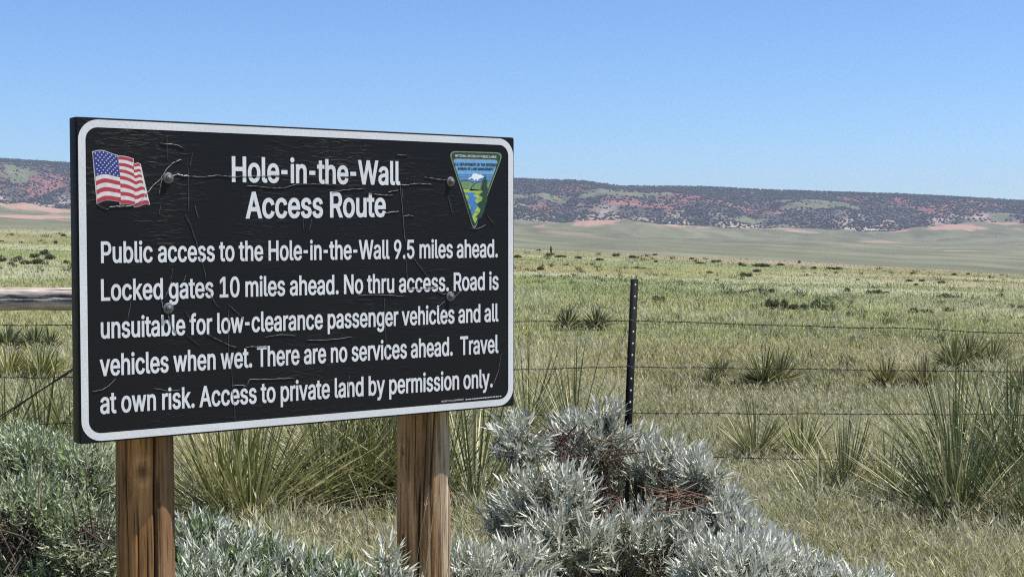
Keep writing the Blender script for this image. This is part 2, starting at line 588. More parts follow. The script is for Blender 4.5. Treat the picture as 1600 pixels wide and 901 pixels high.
# haze: even air round camera and scene
hz, nt, p = new_mat("haze_air")
nt.nodes.remove(p)
pv = nt.nodes.new("ShaderNodeVolumePrincipled")
pv.inputs["Color"].default_value = (.66, .76, 1.0, 1)
pv.inputs["Density"].default_value = HAZE_DENSITY = 8.5e-5
pv.inputs["Anisotropy"].default_value = .2
nt.links.new(pv.outputs[0], nt.nodes["Material Output"].inputs["Volume"])
acc = Acc()
zlo = float(min(terrain(GX, GY).min(), HZ.min())) - 1
zhi = float(max(HZ.max(), terrain(GX, GY).max())) + 12
box(acc, (-6100, -6100, zlo), (6100, 6100, zhi))
o = acc.build("haze", hz)
tag(o, "thin blue summer haze over the far hills", kind="stuff")

# ------------------------------------------------------------------ the sign
YL = 2.4
_tl, _bl = at(120.5, 182, YL), at(123.5, 694, YL)
H_SIGN = _tl[2] - _bl[2]
_k = at(805, 215, 1.0)[2] - at(801, 634, 1.0)[2]
YR = H_SIGN / _k
_tr, _br = at(805, 215, YR), at(801, 634, YR)
ZB = (_bl[2] + _br[2]) / 2
XL, XR = (_tl[0] + _bl[0]) / 2, (_tr[0] + _br[0]) / 2
W_SIGN = math.hypot(XR - XL, YR - YL)
TH = math.atan2(YR - YL, XR - XL)
UX, UY = math.cos(TH), math.sin(TH)
print("SIGN", W_SIGN, H_SIGN, math.degrees(TH), ZB, _tl[2], _tr[2], _bl[2], _br[2])
# local frame of the sign: x along the board, y away from the viewer, z up; origin on the ground below its left edge
sign = empty("information_sign", (XL, YL, 0), TH)
tag(sign, "large black access route notice with white lettering, bolted to two wooden posts", "sign")


def suv(px, py):
    """sign-plane coordinates (metres from the lower left corner) of a photograph pixel"""
    d = ray(px, py)
    k = (XL * -UY + YL * UX) / (d[0] * -UY + d[1] * UX)
    X, Y, Z = d[0] * k, d[1] * k, EYE + d[2] * k
    return np.array([(X - XL) * UX + (Y - YL) * UY, Z - ZB])


def on_sign(uv, off):
    uv = np.asarray(uv, float)
    return np.stack([uv[..., 0], np.full(uv.shape[:-1], -off), uv[..., 1] + ZB], -1)


# materials of the sign
M_BOARD = plain("black_board_paint", (.007, .007, .008), .6, noise=.4, bump=.4, nscale=60, spec=.2)
M_FACE, nt, p = new_mat("black_sign_film")
tc = N_(nt, "ShaderNodeTexCoord")
mp = N_(nt, "ShaderNodeMapping"); mp.inputs["Scale"].default_value = (34, 1, 150)
nt.links.new(tc.outputs["Object"], mp.inputs["Vector"])
w1 = N_(nt, "ShaderNodeTexNoise", Scale=1.0, Detail=3.0, Roughness=.55, Distortion=.8)
nt.links.new(mp.outputs[0], w1.inputs["Vector"])
w2 = N_(nt, "ShaderNodeTexNoise", Scale=240.0, Detail=3.0)
nt.links.new(tc.outputs["Object"], w2.inputs["Vector"])
w3 = N_(nt, "ShaderNodeTexNoise", Scale=5.0, Detail=3.0)
nt.links.new(tc.outputs["Object"], w3.inputs["Vector"])
rr = ramp(nt, [(.5, 0.0), (.66, 1.0)])
nt.links.new(w1.outputs["Fac"], rr.inputs[0])
rm = ramp(nt, [(.42, .1), (.62, 1.0)])
nt.links.new(w3.outputs["Fac"], rm.inputs[0])
mm = N_(nt, "ShaderNodeMath", operation='MULTIPLY')
nt.links.new(rr.outputs[0], mm.inputs[0]); nt.links.new(rm.outputs[0], mm.inputs[1])
ms = N_(nt, "ShaderNodeMath", operation='MULTIPLY'); ms.inputs[1].default_value = .16
nt.links.new(w2.outputs["Fac"], ms.inputs[0])
ma = N_(nt, "ShaderNodeMath", operation='ADD')
nt.links.new(mm.outputs[0], ma.inputs[0]); nt.links.new(ms.outputs[0], ma.inputs[1])
bp = N_(nt, "ShaderNodeBump", Strength=.45, Distance=.0018)
nt.links.new(ma.outputs[0], bp.inputs["Height"]); nt.links.new(bp.outputs[0], p.inputs["Normal"])
p.inputs["Base Color"].default_value = (.0085, .0085, .010, 1)
rg = ramp(nt, [(.3, .34), (.7, .5)])
nt.links.new(w3.outputs["Fac"], rg.inputs[0]); nt.links.new(rg.outputs[0], p.inputs["Roughness"])
p.inputs["Specular IOR Level"].default_value = .2

M_WHITE, nt, p = new_mat("white_reflective_film")
tc = N_(nt, "ShaderNodeTexCoord")
mp = N_(nt, "ShaderNodeMapping"); mp.inputs["Scale"].default_value = (260, 1, 260)
nt.links.new(tc.outputs["Object"], mp.inputs["Vector"])
wv = N_(nt, "ShaderNodeTexNoise", Scale=1.0, Detail=2.0)
nt.links.new(mp.outputs[0], wv.inputs["Vector"])
wz = N_(nt, "ShaderNodeTexNoise", Scale=9.0, Detail=5.0)
nt.links.new(tc.outputs["Object"], wz.inputs["Vector"])
ra = ramp(nt, [(.35, (.62, .62, .64)), (.65, (.73, .73, .75))])
nt.links.new(wv.outputs["Fac"], ra.inputs[0])
rb = ramp(nt, [(.3, .9), (.6, 1.0)])
nt.links.new(wz.outputs["Fac"], rb.inputs[0])
mu = N_(nt, "ShaderNodeMixRGB", blend_type='MULTIPLY'); mu.inputs[0].default_value = 1
nt.links.new(ra.outputs[0], mu.inputs[1]); nt.links.new(rb.outputs[0], mu.inputs[2])
nt.links.new(mu.outputs[0], p.inputs["Base Color"])
p.inputs["Roughness"].default_value = .5

TB = .036                                        # board thickness
acc = Acc()
box(acc, (0, .0015, ZB), (W_SIGN, TB, ZB + H_SIGN))
board = acc.build("backing_board", M_BOARD, sign)
bv = board.modifiers.new("bevel", 'BEVEL'); bv.width = .002; bv.segments = 2


def rrect(x0, z0, x1, z1, r, n=10):
    pts = []
    for cx, cz, a0 in ((x1 - r, z1 - r, 0), (x0 + r, z1 - r, 90), (x0 + r, z0 + r, 180), (x1 - r, z0 + r, 270)):
        for k in range(n + 1):
            a = R(a0 + 90 * k / n)
            pts.append((cx + r * math.cos(a), cz + r * math.sin(a)))
    return np.array(pts)


acc = Acc()
outer = rrect(.0025, .0035, W_SIGN - .0025, H_SIGN - .0035, .036)
inner = rrect(.0152, .0168, W_SIGN - .0152, H_SIGN - .0168, .022)
acc.add(on_sign(rrect(.001, .001, W_SIGN - .001, H_SIGN - .001, .003, 2), .0005), np.arange(12)[::1], mi=0)
face = acc.build("sign_face", M_FACE, sign)
acc = Acc()
n = len(outer)
i = np.arange(n)
acc.add(np.concatenate([on_sign(outer, .0011), on_sign(inner, .0011)]), np.stack([i, (i + 1) % n, n + (i + 1) % n, n + i], -1))
acc.build("border", M_WHITE, sign)

# --- lettering from a small table of letter outlines (advance, contours of cubic Bezier points; 1000 units to the em)
GLYPH_JSON = (
    '{"-":[453,[[[263,244,337,244,337,226],[337,207,337,188,263,188],[188,188,114,188,114,207],[114,226,114,244,188,244]]]],".":[188,[[[108,-4,95,-4,83,-4]'
    ',[72,0,63,9,54,18],[50,28,50,41,50,54],[54,65,63,73,72,82],[83,87,95,87,108,87],[119,82,128,73,137,65],[141,54,141,41,141,28],[137,18,128,9,119,0]]]],'
    '"0":[453,[[[264,-7,227,-7,189,-7],[157,3,130,24,103,45],[83,74,69,113,55,152],[48,199,48,254,48,309],[55,356,69,395,83,434],[104,464,130,484,157,505],'
    '[189,516,227,516,264,516],[296,505,323,484,350,464],[370,434,384,395,398,356],[405,309,405,254,405,199],[398,152,384,113,370,74],[350,45,323,24,297,3]'
    '],[[202,50,227,50,252,50],[273,58,290,74,308,90],[321,113,330,144,339,174],[344,211,344,254,344,297],[339,334,330,365,321,395],[308,419,290,435,273,45'
    '1],[252,460,227,460,202,460],[180,451,163,435,146,419],[132,395,123,365,114,334],[109,297,109,254,109,211],[114,174,123,144,132,113],[146,90,163,74,18'
    '0,58]]]],"1":[453,[[[181,0,76,0,76,18],[76,36,76,55,181,55],[286,55,391,55,391,36],[391,18,391,0,286,0]],[[250,509,276,509,276,339],[276,170,276,0,255'
    ',0],[234,0,212,0,212,149],[212,299,212,448,211,448],[210,448,209,448,168,418],[127,388,86,358,86,381],[86,404,86,427,123,454],[161,481,198,509,224,509'
    ']]]],"5":[453,[[[254,-7,221,-7,191,-7],[164,-1,140,11,116,23],[97,39,83,60,69,81],[61,104,60,130,81,130],[101,130,122,130,124,115],[129,101,138,89,147'
    ',77],[159,67,173,60,188,53],[204,50,221,50,242,50],[260,55,276,64,292,74],[305,87,314,104,323,121],[328,141,328,162,328,184],[323,204,314,221,304,238]'
    ',[291,252,275,262,258,272],[239,277,218,277,201,277],[184,274,167,268,151,263],[138,255,128,246,108,248],[88,250,67,253,77,338],[86,423,96,509,186,509'
    '],[276,509,366,509,366,490],[366,471,366,452,294,452],[222,452,151,452,145,402],[139,352,134,301,135,301],[135,301,136,301,147,311],[161,319,178,325,1'
    '94,331],[211,334,229,334,253,334],[274,329,294,321,313,313],[331,301,345,285,359,270],[371,252,379,231,387,210],[391,188,391,163,391,130],[384,101,369'
    ',76,354,50],[334,30,309,15,283,1]]]],"9":[453,[[[195,516,226,516,258,516],[286,508,310,494,335,480],[354,460,368,434,382,409],[389,380,389,347,389,323'
    '],[383,297,373,270,362,243],[343,209,315,168,277,112],[239,56,200,0,177,0],[154,0,130,0,187,83],[244,165,301,248,303,248],[305,248,307,248,303,238],[2'
    '96,229,287,221,279,213],[269,207,257,202,245,197],[232,195,218,195,187,195],[160,201,137,214,114,227],[96,245,83,269,70,292],[64,320,64,352,64,384],[7'
    '1,412,85,436,99,461],[118,480,143,494,167,508]],[[246,460,226,460,207,460],[189,456,174,446,159,437],[147,424,138,407,130,391],[125,372,125,352,125,33'
    '0],[130,312,138,295,147,279],[159,266,174,257,189,248],[207,243,226,243,246,243],[263,248,279,257,294,266],[306,279,314,295,323,311],[327,330,327,350,'
    '327,372],[323,391,314,407,306,424],[294,437,279,446,264,456]]]],"A":[480,[[[39,0,16,0,78,170],[140,339,201,509,226,509],[251,509,276,509,338,339],[401'
    ',170,463,0,440,0],[418,0,395,0,359,101],[323,202,287,302,281,321],[273,344,264,372,255,400],[245,435,232,478,236,478],[241,478,245,478,233,435],[222,3'
    '99,213,371,204,343],[196,320,191,302,155,202],[120,101,85,0,62,0]],[[197,142,110,142,110,161],[110,180,110,199,197,199],[283,199,370,199,370,180],[370'
    ',161,370,142,283,142]]]],"B":[456,[[[122,0,60,0,60,170],[60,339,60,509,120,509],[181,509,241,509,276,509],[306,503,329,491,352,479],[369,462,381,442,3'
    '92,422],[398,399,398,374,398,352],[394,334,387,320,379,306],[369,294,356,286,344,277],[330,271,315,267,315,265],[315,264,315,262,331,261],[347,255,363'
    ',245,379,235],[392,221,402,203,413,185],[418,163,418,136,418,111],[412,87,400,67,388,46],[370,30,344,18,319,6],[287,0,247,0,184,0]],[[125,115,125,57,1'
    '65,57],[205,57,245,57,284,57],[313,65,330,80,347,95],[355,114,355,137,355,154],[351,170,342,184,334,198],[321,209,306,218,290,227],[271,231,248,231,20'
    '7,231],[166,231,125,231,125,173]],[[125,341,125,285,162,285],[200,285,238,285,257,285],[273,289,288,296,303,303],[315,313,323,326,332,339],[336,355,33'
    '6,372,336,395],[328,414,313,429,297,444],[273,452,240,452,202,452],[163,452,125,452,125,396]]]],"C":[510,[[[293,-7,267,-7,223,-7],[184,4,150,25,116,46'
    '],[89,76,70,115,50,154],[40,201,40,254,40,308],[50,354,70,393,89,432],[116,462,150,484,184,505],[223,516,267,516,293,516],[317,512,340,504,363,497],[3'
    '84,486,402,471,420,457],[436,439,448,418,460,398],[468,374,473,348,451,348],[430,348,408,348,404,366],[398,381,389,395,381,408],[370,419,357,428,345,4'
    '38],[331,444,315,449,300,454],[284,456,267,456,236,456],[208,448,184,432,159,417],[139,394,125,364,111,334],[103,297,103,254,103,211],[111,175,125,145'
    ',140,115],[159,92,184,76,209,61],[236,53,267,53,284,53],[300,55,315,60,331,65],[345,71,357,81,370,90],[381,101,389,114,398,128],[404,143,408,160,430,1'
    '60],[451,160,473,160,469,135],[460,111,448,91,436,70],[421,52,402,38,384,23],[363,12,341,5,318,-3]]]],"D":[502,[[[271,0,219,0,178,0],[137,0,96,0,96,19'
    '],[96,38,96,57,136,57],[175,57,215,57,256,57],[291,65,318,81,345,97],[366,119,379,149,392,179],[399,214,399,255,399,296],[392,331,379,361,366,390],[34'
    '6,412,320,428,293,444],[260,452,221,452,178,452],[136,452,93,452,93,471],[93,490,93,509,137,509],[181,509,225,509,275,509],[317,499,353,478,388,458],['
    '415,429,433,391,452,353],[462,308,462,255,462,202],[452,157,433,119,414,81],[387,51,351,31,314,10]],[[103,509,125,509,125,339],[125,170,125,0,103,0],['
    '82,0,60,0,60,170],[60,339,60,509,82,509]]]],"E":[419,[[[165,0,60,0,60,170],[60,339,60,509,164,509],[268,509,372,509,372,490],[372,471,372,452,290,452]'
    ',[207,452,125,452,125,396],[125,341,125,286,202,286],[278,286,355,286,355,267],[355,248,355,229,278,229],[202,229,125,229,125,172],[125,114,125,57,208'
    ',57],[292,57,375,57,375,38],[375,19,375,0,270,0]]]],"F":[410,[[[82,0,60,0,60,170],[60,339,60,509,163,509],[266,509,369,509,369,490],[369,471,369,452,2'
    '88,452],[206,452,125,452,125,394],[125,336,125,278,198,278],[272,278,346,278,346,259],[346,240,346,221,272,221],[198,221,125,221,125,147],[125,74,125,'
    '0,103,0]]]],"G":[520,[[[309,-7,269,-7,223,-7],[184,4,149,25,115,46],[88,77,69,116,50,155],[40,201,40,254,40,308],[50,354,69,393,88,432],[115,462,149,4'
    '84,183,505],[221,516,265,516,292,516],[317,512,340,504,364,496],[385,484,403,469,422,454],[437,437,449,416,461,396],[470,373,474,349,452,349],[430,349'
    ',408,349,403,365],[396,380,387,393,379,406],[368,417,356,427,344,436],[330,444,315,448,300,453],[283,456,265,456,235,456],[208,448,183,432,159,417],[1'
    '39,394,125,364,111,334],[103,297,103,254,103,211],[111,175,125,145,140,115],[159,92,184,76,209,61],[237,53,269,53,297,53],[323,59,345,71,367,83],[384,'
    '101,396,123,409,146],[415,172,415,202,421,201],[428,200,434,199,384,199],[333,199,283,199,283,218],[283,237,283,256,348,256],[413,256,478,256,478,237]'
    ',[478,219,478,200,478,158],[469,122,451,91,433,60],[408,36,377,19,345,2]]]],"H":[517,[[[82,0,60,0,60,170],[60,339,60,509,82,509],[103,509,125,509,125,'
    '435],[125,362,125,289,214,289],[303,289,392,289,392,362],[392,435,392,509,414,509],[435,509,457,509,457,339],[457,170,457,0,435,0],[414,0,392,0,392,77'
    '],[392,155,392,232,303,232],[214,232,125,232,125,155],[125,77,125,0,103,0]]]],"I":[300,[[[111,0,31,0,31,19],[31,38,31,57,60,57],[89,57,118,57,118,189]'
    ',[118,320,118,452,89,452],[60,452,31,452,31,471],[31,490,31,509,111,509],[190,509,269,509,269,490],[269,471,269,452,240,452],[212,452,183,452,183,320]'
    ',[183,189,183,57,212,57],[240,57,269,57,269,38],[269,19,269,0,190,0]]]],"L":[393,[[[160,0,60,0,60,170],[60,339,60,509,82,509],[103,509,125,509,125,358'
    '],[125,208,125,57,203,57],[282,57,361,57,361,38],[361,19,361,0,261,0]]]],"M":[628,[[[81,0,60,0,60,170],[60,339,60,509,91,509],[121,509,152,509,193,402'
    '],[235,294,277,187,280,180],[284,170,287,159,291,148],[295,136,299,123,303,110],[307,97,311,84,315,71],[319,59,322,49,317,49],[312,49,307,49,310,59],['
    '314,70,318,83,322,95],[326,108,330,121,334,134],[338,147,342,158,346,170],[349,179,352,187,394,294],[435,402,476,509,507,509],[537,509,568,509,568,339'
    '],[568,170,568,0,547,0],[525,0,504,0,504,97],[504,194,504,291,504,302],[504,314,504,327,505,340],[505,354,505,369,505,383],[506,398,506,413,506,428],['
    '507,443,507,457,509,457],[511,457,513,457,508,441],[503,426,498,409,492,393],[487,378,482,363,477,348],[472,334,467,322,463,309],[459,299,456,291,418,'
    '194],[380,97,342,0,323,0],[305,0,286,0,248,97],[209,194,170,291,167,299],[163,309,159,321,155,333],[150,346,145,361,140,376],[135,391,129,408,124,424]'
    ',[118,441,112,457,114,457],[117,457,119,457,119,444],[120,431,120,416,120,401],[121,387,121,372,121,357],[121,342,122,328,122,315],[122,302,122,291,12'
    '2,194],[122,97,122,0,101,0]]]],"N":[523,[[[82,0,60,0,60,170],[60,339,60,509,85,509],[111,509,136,509,205,400],[274,291,343,183,349,174],[355,164,363,1'
    '51,370,138],[379,123,388,107,396,90],[405,73,414,55,411,55],[408,54,405,54,403,72],[401,90,401,108,400,126],[399,142,399,157,399,172],[399,185,399,195'
    ',399,300],[399,404,399,509,420,509],[442,509,463,509,463,339],[463,170,463,0,438,0],[412,0,387,0,325,97],[264,193,202,290,194,303],[186,316,177,331,16'
    '9,345],[159,362,148,381,137,400],[123,424,108,452,111,453],[115,453,119,454,120,428],[121,405,122,384,123,362],[124,344,124,328,125,312],[125,300,125,'
    '291,125,194],[125,97,125,0,103,0]]]],"O":[533,[[[311,-7,267,-7,223,-7],[184,4,150,25,116,46],[90,76,70,115,50,154],[40,201,40,254,40,308],[50,354,70,3'
    '93,90,432],[116,462,150,484,184,505],[223,516,267,516,311,516],[350,505,384,484,418,462],[444,432,464,393,483,354],[493,308,493,254,493,201],[483,154,'
    '464,115,444,76],[418,46,384,25,350,4]],[[236,53,267,53,297,53],[325,61,349,76,374,91],[394,114,408,144,423,174],[430,211,430,254,430,298],[423,335,408'
    ',365,394,395],[374,417,349,433,325,448],[297,456,267,456,236,456],[209,448,184,433,159,417],[140,394,125,364,111,334],[103,297,103,254,103,211],[111,1'
    '74,125,144,140,114],[159,92,184,76,209,61]]]],"P":[445,[[[82,0,60,0,60,170],[60,339,60,509,118,509],[177,509,235,509,274,509],[307,502,332,487,358,473'
    '],[377,454,390,430,402,405],[409,378,409,348,409,317],[402,290,390,265,377,241],[358,222,332,207,307,193],[274,186,235,186,193,186],[151,186,109,186,1'
    '09,205],[109,224,109,242,150,242],[191,242,233,242,259,242],[281,247,297,256,313,265],[325,278,333,294,341,310],[344,328,344,348,344,368],[341,386,333'
    ',402,325,417],[313,430,297,439,280,448],[259,452,232,452,196,452],[160,452,125,452,125,301],[125,151,125,0,103,0]]]],"R":[449,[[[82,0,60,0,60,170],[60'
    ',339,60,509,119,509],[177,509,236,509,275,509],[307,502,333,489,359,475],[378,457,390,433,403,410],[409,382,409,352,409,321],[403,295,390,271,378,248]'
    ',[359,230,333,217,307,204],[275,198,236,198,189,198],[143,198,96,198,96,217],[96,236,96,255,142,255],[188,255,234,255,260,255],[281,259,298,267,314,27'
    '5],[326,286,334,300,341,315],[345,332,345,352,345,372],[341,390,334,405,326,420],[314,431,298,440,281,448],[259,452,233,452,197,452],[161,452,125,452,'
    '125,301],[125,151,125,0,103,0]],[[378,0,353,0,312,76],[271,153,230,229,254,229],[279,229,303,229,344,153],[386,76,428,0,403,0]]]],"S":[447,[[[263,-9,2'
    '24,-9,187,-9],[155,-3,128,9,100,21],[79,38,64,60,49,82],[40,107,38,137,60,137],[82,137,104,137,106,117],[112,101,123,88,134,75],[149,65,166,59,184,52]'
    ',[203,49,224,49,247,49],[268,53,286,60,304,68],[319,78,329,92,340,105],[346,121,346,139,346,155],[341,169,332,179,323,189],[311,198,296,205,281,211],['
    '264,217,245,222,224,228],[204,234,184,239,142,251],[109,268,86,289,63,311],[52,339,52,372,52,401],[60,426,75,448,90,469],[111,486,138,498,164,510],[19'
    '4,516,227,516,261,516],[290,510,316,498,342,486],[362,469,377,449,392,428],[400,404,401,378,380,378],[358,378,337,378,335,403],[323,423,302,437,281,45'
    '1],[256,459,225,459,203,459],[184,455,167,448,151,441],[138,431,129,418,120,406],[115,391,115,376,115,358],[120,344,131,334,142,323],[154,314,169,308,'
    '184,302],[199,297,212,293,230,289],[247,284,264,279,279,275],[295,270,312,264,328,257],[344,248,359,238,373,227],[385,214,395,198,404,181],[408,162,40'
    '8,139,408,111],[401,86,386,64,372,41],[351,24,323,11,296,-2]]]],"T":[449,[[[85,452,32,452,32,471],[32,490,32,509,160,509],[288,509,417,509,417,490],[4'
    '17,471,417,452,363,452],[310,452,257,452,257,301],[257,151,257,0,235,0],[214,0,193,0,193,151],[193,301,193,452,139,452]]]],"U":[517,[[[299,-8,259,-8,2'
    '19,-8],[184,0,154,15,124,31],[101,53,85,80,68,107],[60,138,60,173,60,285],[60,397,60,509,81,509],[103,509,124,509,124,399],[124,288,124,178,124,154],['
    '130,132,141,113,152,94],[167,79,187,68,207,57],[231,52,259,52,287,52],[311,57,331,68,351,79],[366,94,377,113,387,132],[393,154,393,178,393,288],[393,3'
    '99,393,509,414,509],[436,509,457,509,457,397],[457,285,457,173,457,138],[449,107,433,80,416,53],[393,31,363,15,334,0]]]],"V":[480,[[[229,0,204,0,141,1'
    '70],[79,339,16,509,39,509],[62,509,84,509,120,408],[156,307,192,206,198,189],[206,166,215,137,224,109],[235,73,248,31,243,31],[239,31,235,31,247,74],['
    '258,110,267,138,276,166],[284,189,290,206,325,307],[360,408,395,509,417,509],[440,509,463,509,401,339],[340,170,278,0,253,0]]]],"W":[686,[[[180,0,155,'
    '0,109,170],[63,339,16,509,38,509],[60,509,82,509,109,404],[136,300,163,196,168,179],[172,163,175,145,179,128],[183,111,187,94,190,76],[194,58,197,40,1'
    '94,40],[192,40,189,40,193,58],[196,76,200,94,203,111],[207,128,211,145,215,163],[220,179,224,196,251,300],[279,404,306,509,331,509],[355,509,380,509,4'
    '07,404],[434,300,462,196,466,179],[470,163,474,145,478,128],[482,111,486,94,490,76],[494,58,497,40,494,40],[491,40,488,40,492,58],[495,76,499,94,502,1'
    '11],[506,128,510,145,515,163],[519,179,523,196,550,300],[576,404,603,509,625,509],[647,509,670,509,623,339],[577,170,530,0,505,0],[480,0,455,0,426,108'
    '],[397,215,368,323,362,344],[357,367,351,391,346,416],[341,444,336,475,341,475],[345,475,350,475,345,445],[340,419,335,395,330,371],[324,347,318,323,2'
    '89,215],[260,108,230,0,205,0]]]],"Y":[472,[[[225,0,203,0,203,69],[203,139,203,208,141,308],[79,409,16,509,41,509],[66,509,91,509,125,454],[159,399,192'
    ',344,203,326],[213,309,222,292,231,275],[240,255,250,230,241,230],[232,230,224,230,233,255],[242,276,251,293,260,310],[270,327,280,344,314,399],[347,4'
    '54,381,509,406,509],[430,509,455,509,393,409],[330,308,268,208,268,139],[268,69,268,0,247,0]]]],"a":[389,[[[182,-9,160,-9,136,-9],[114,-4,94,5,75,14],'
    '[59,27,48,45,36,62],[30,83,30,108,30,130],[35,147,43,161,52,175],[63,185,78,193,92,201],[108,207,125,211,143,215],[160,218,178,220,201,223],[219,225,2'
    '34,227,248,228],[258,231,265,235,272,239],[276,245,276,255,276,255],[276,256,276,257,276,272],[273,286,267,297,261,308],[252,316,240,322,228,328],[213'
    ',331,196,331,178,331],[162,328,149,322,136,317],[126,309,118,301,110,292],[104,283,100,274,80,280],[61,285,41,291,50,314],[62,332,79,346,95,360],[113,'
    '369,133,375,153,381],[173,384,194,384,208,384],[223,383,239,379,255,376],[271,370,286,360,301,351],[313,338,322,320,332,303],[337,280,337,251,337,168]'
    ',[337,84,337,0,317,0],[297,0,277,0,277,17],[277,35,277,52,275,52],[274,52,272,52,268,43],[261,34,252,25,243,15],[230,7,215,1,200,-5]],[[155,45,170,45,'
    '193,45],[212,50,228,59,243,68],[255,79,263,93,271,107],[276,122,276,138,276,155],[276,173,276,190,273,187],[268,184,259,182,251,180],[242,178,231,176,'
    '221,174],[210,172,200,171,190,170],[182,169,175,168,161,166],[147,163,134,159,121,154],[111,148,103,139,96,131],[92,119,92,105,92,92],[95,81,102,72,10'
    '9,63],[118,57,130,52,142,48]]]],"b":[424,[[[261,-8,229,-8,206,-8],[187,-4,172,4,158,12],[146,21,138,31,129,42],[123,51,118,59,116,59],[114,59,112,59,1'
    '12,39],[112,20,112,0,92,0],[72,0,53,0,53,170],[53,339,53,509,73,509],[93,509,114,509,114,446],[114,382,114,319,115,319],[117,319,118,319,123,327],[129'
    ',336,137,346,145,356],[157,365,171,373,186,381],[205,384,229,384,261,384],[289,376,313,361,337,345],[356,322,370,293,383,263],[390,229,390,189,390,149'
    '],[383,114,370,84,356,55],[337,32,313,16,289,0]],[[197,47,220,47,244,47],[263,53,279,66,295,78],[308,95,316,117,324,138],[328,162,328,189,328,216],[32'
    '4,240,316,261,308,282],[296,299,280,311,264,324],[244,330,220,330,197,330],[177,324,161,312,145,300],[133,284,125,263,117,242],[113,217,113,189,113,16'
    '1],[117,136,125,115,133,94],[146,77,162,65,178,53]]]],"c":[396,[[[226,-8,207,-8,173,-8],[143,0,117,16,91,33],[71,56,56,85,41,114],[34,149,34,187,34,22'
    '7],[41,262,56,291,71,321],[91,343,117,360,143,376],[173,384,207,384,226,384],[243,382,260,377,276,372],[292,365,305,356,319,347],[330,335,340,322,350,'
    '309],[357,294,362,277,342,272],[322,267,303,262,300,272],[296,281,290,289,285,297],[278,305,270,311,262,317],[253,322,242,325,232,328],[220,330,207,33'
    '0,182,330],[161,323,145,310,129,297],[116,280,108,258,100,237],[96,213,96,187,96,162],[100,139,108,117,116,96],[129,79,145,66,161,53],[182,46,207,46,2'
    '20,46],[232,48,243,52,253,55],[263,60,271,66,279,72],[286,80,292,89,297,97],[301,107,304,117,324,112],[343,107,363,102,358,85],[351,70,341,56,332,43],'
    '[320,31,306,21,293,12],[277,4,261,-1,244,-6]]]],"d":[424,[[[219,-8,195,-8,164,-8],[136,0,111,16,87,32],[68,55,55,84,41,114],[34,149,34,189,34,229],[41'
    ',263,55,293,69,322],[88,345,112,361,136,376],[164,384,196,384,219,384],[238,381,253,373,268,365],[279,356,287,346,296,336],[302,327,306,319,308,319],['
    '309,319,311,319,311,382],[311,446,311,509,331,509],[351,509,372,509,372,339],[372,170,372,0,352,0],[332,0,313,0,313,20],[313,39,313,59,311,59],[309,59'
    ',307,59,302,51],[295,42,287,31,278,21],[267,12,252,4,238,-4]],[[181,47,205,47,227,47],[247,53,263,65,279,77],[291,94,299,115,308,136],[312,161,312,189'
    ',312,217],[308,242,300,263,292,284],[279,300,263,312,247,324],[228,330,205,330,181,330],[161,324,145,311,129,299],[116,282,108,261,100,240],[96,216,96'
    ',189,96,162],[100,138,109,117,117,95],[129,78,145,66,161,53]]]],"e":[404,[[[238,-8,212,-8,175,-8],[143,0,117,16,90,33],[70,56,56,85,41,114],[34,148,34'
    ',187,34,226],[41,260,55,290,69,319],[89,343,115,359,141,376],[171,384,205,384,226,384],[246,381,266,374,285,367],[303,356,319,341,335,326],[348,306,35'
    '7,282,366,258],[371,228,371,194,371,186],[371,178,371,169,272,169],[174,169,75,169,75,187],[75,204,75,221,163,221],[250,221,338,221,329,215],[319,208,'
    '310,202,310,227],[306,249,298,269,290,288],[278,303,263,314,247,325],[228,330,205,330,182,330],[163,325,146,313,130,302],[118,288,109,270,100,251],[96'
    ',232,96,211,96,200],[96,189,96,178,96,150],[101,126,110,106,120,87],[134,72,151,61,168,51],[189,46,212,46,228,46],[241,48,254,53,266,57],[277,64,285,7'
    '3,294,82],[301,93,306,105,325,101],[345,96,365,91,359,71],[349,54,335,39,321,24],[303,13,283,4,262,-4]]]],"f":[254,[[[154,379,228,379,228,362],[228,34'
    '4,228,327,154,327],[80,327,6,327,6,344],[6,362,6,379,80,379]],[[101,0,81,0,81,144],[81,288,81,432,81,453],[86,471,96,486,106,500],[119,511,135,519,152'
    ',526],[169,530,187,530,201,530],[213,529,222,527,232,525],[238,523,243,521,238,503],[233,486,227,468,224,470],[220,471,215,472,210,473],[203,474,195,4'
    '74,176,474],[163,469,154,460,146,451],[142,437,142,419,142,279],[142,140,142,0,121,0]]]],"g":[425,[[[238,-151,207,-151,179,-151],[155,-147,134,-140,11'
    '3,-132],[96,-123,82,-110,69,-98],[58,-84,51,-69,67,-60],[84,-50,101,-41,107,-49],[113,-57,122,-66,130,-75],[141,-82,154,-88,168,-94],[186,-97,207,-97,'
    '238,-97],[263,-90,282,-75,302,-60],[311,-37,311,-6,311,19],[311,44,311,68,310,68],[308,68,306,68,301,60],[295,51,287,41,278,32],[267,23,252,16,238,8],'
    '[219,5,195,5,164,5],[137,12,113,27,88,41],[69,62,55,90,41,118],[34,152,34,191,34,230],[41,264,55,293,69,322],[88,345,112,361,137,376],[165,384,196,384'
    ',220,384],[239,381,253,373,268,365],[280,356,288,346,297,336],[303,327,308,319,309,319],[311,319,313,319,313,339],[313,359,313,379,333,379],[353,379,3'
    '72,379,372,250],[372,121,372,-9,372,-42],[365,-69,350,-90,335,-111],[316,-126,291,-136,266,-146]],[[181,59,205,59,228,59],[248,64,264,75,280,86],[292,'
    '101,300,121,308,141],[312,165,312,193,312,220],[308,243,300,264,292,284],[280,301,264,312,248,324],[228,330,205,330,181,330],[161,324,145,312,129,299]'
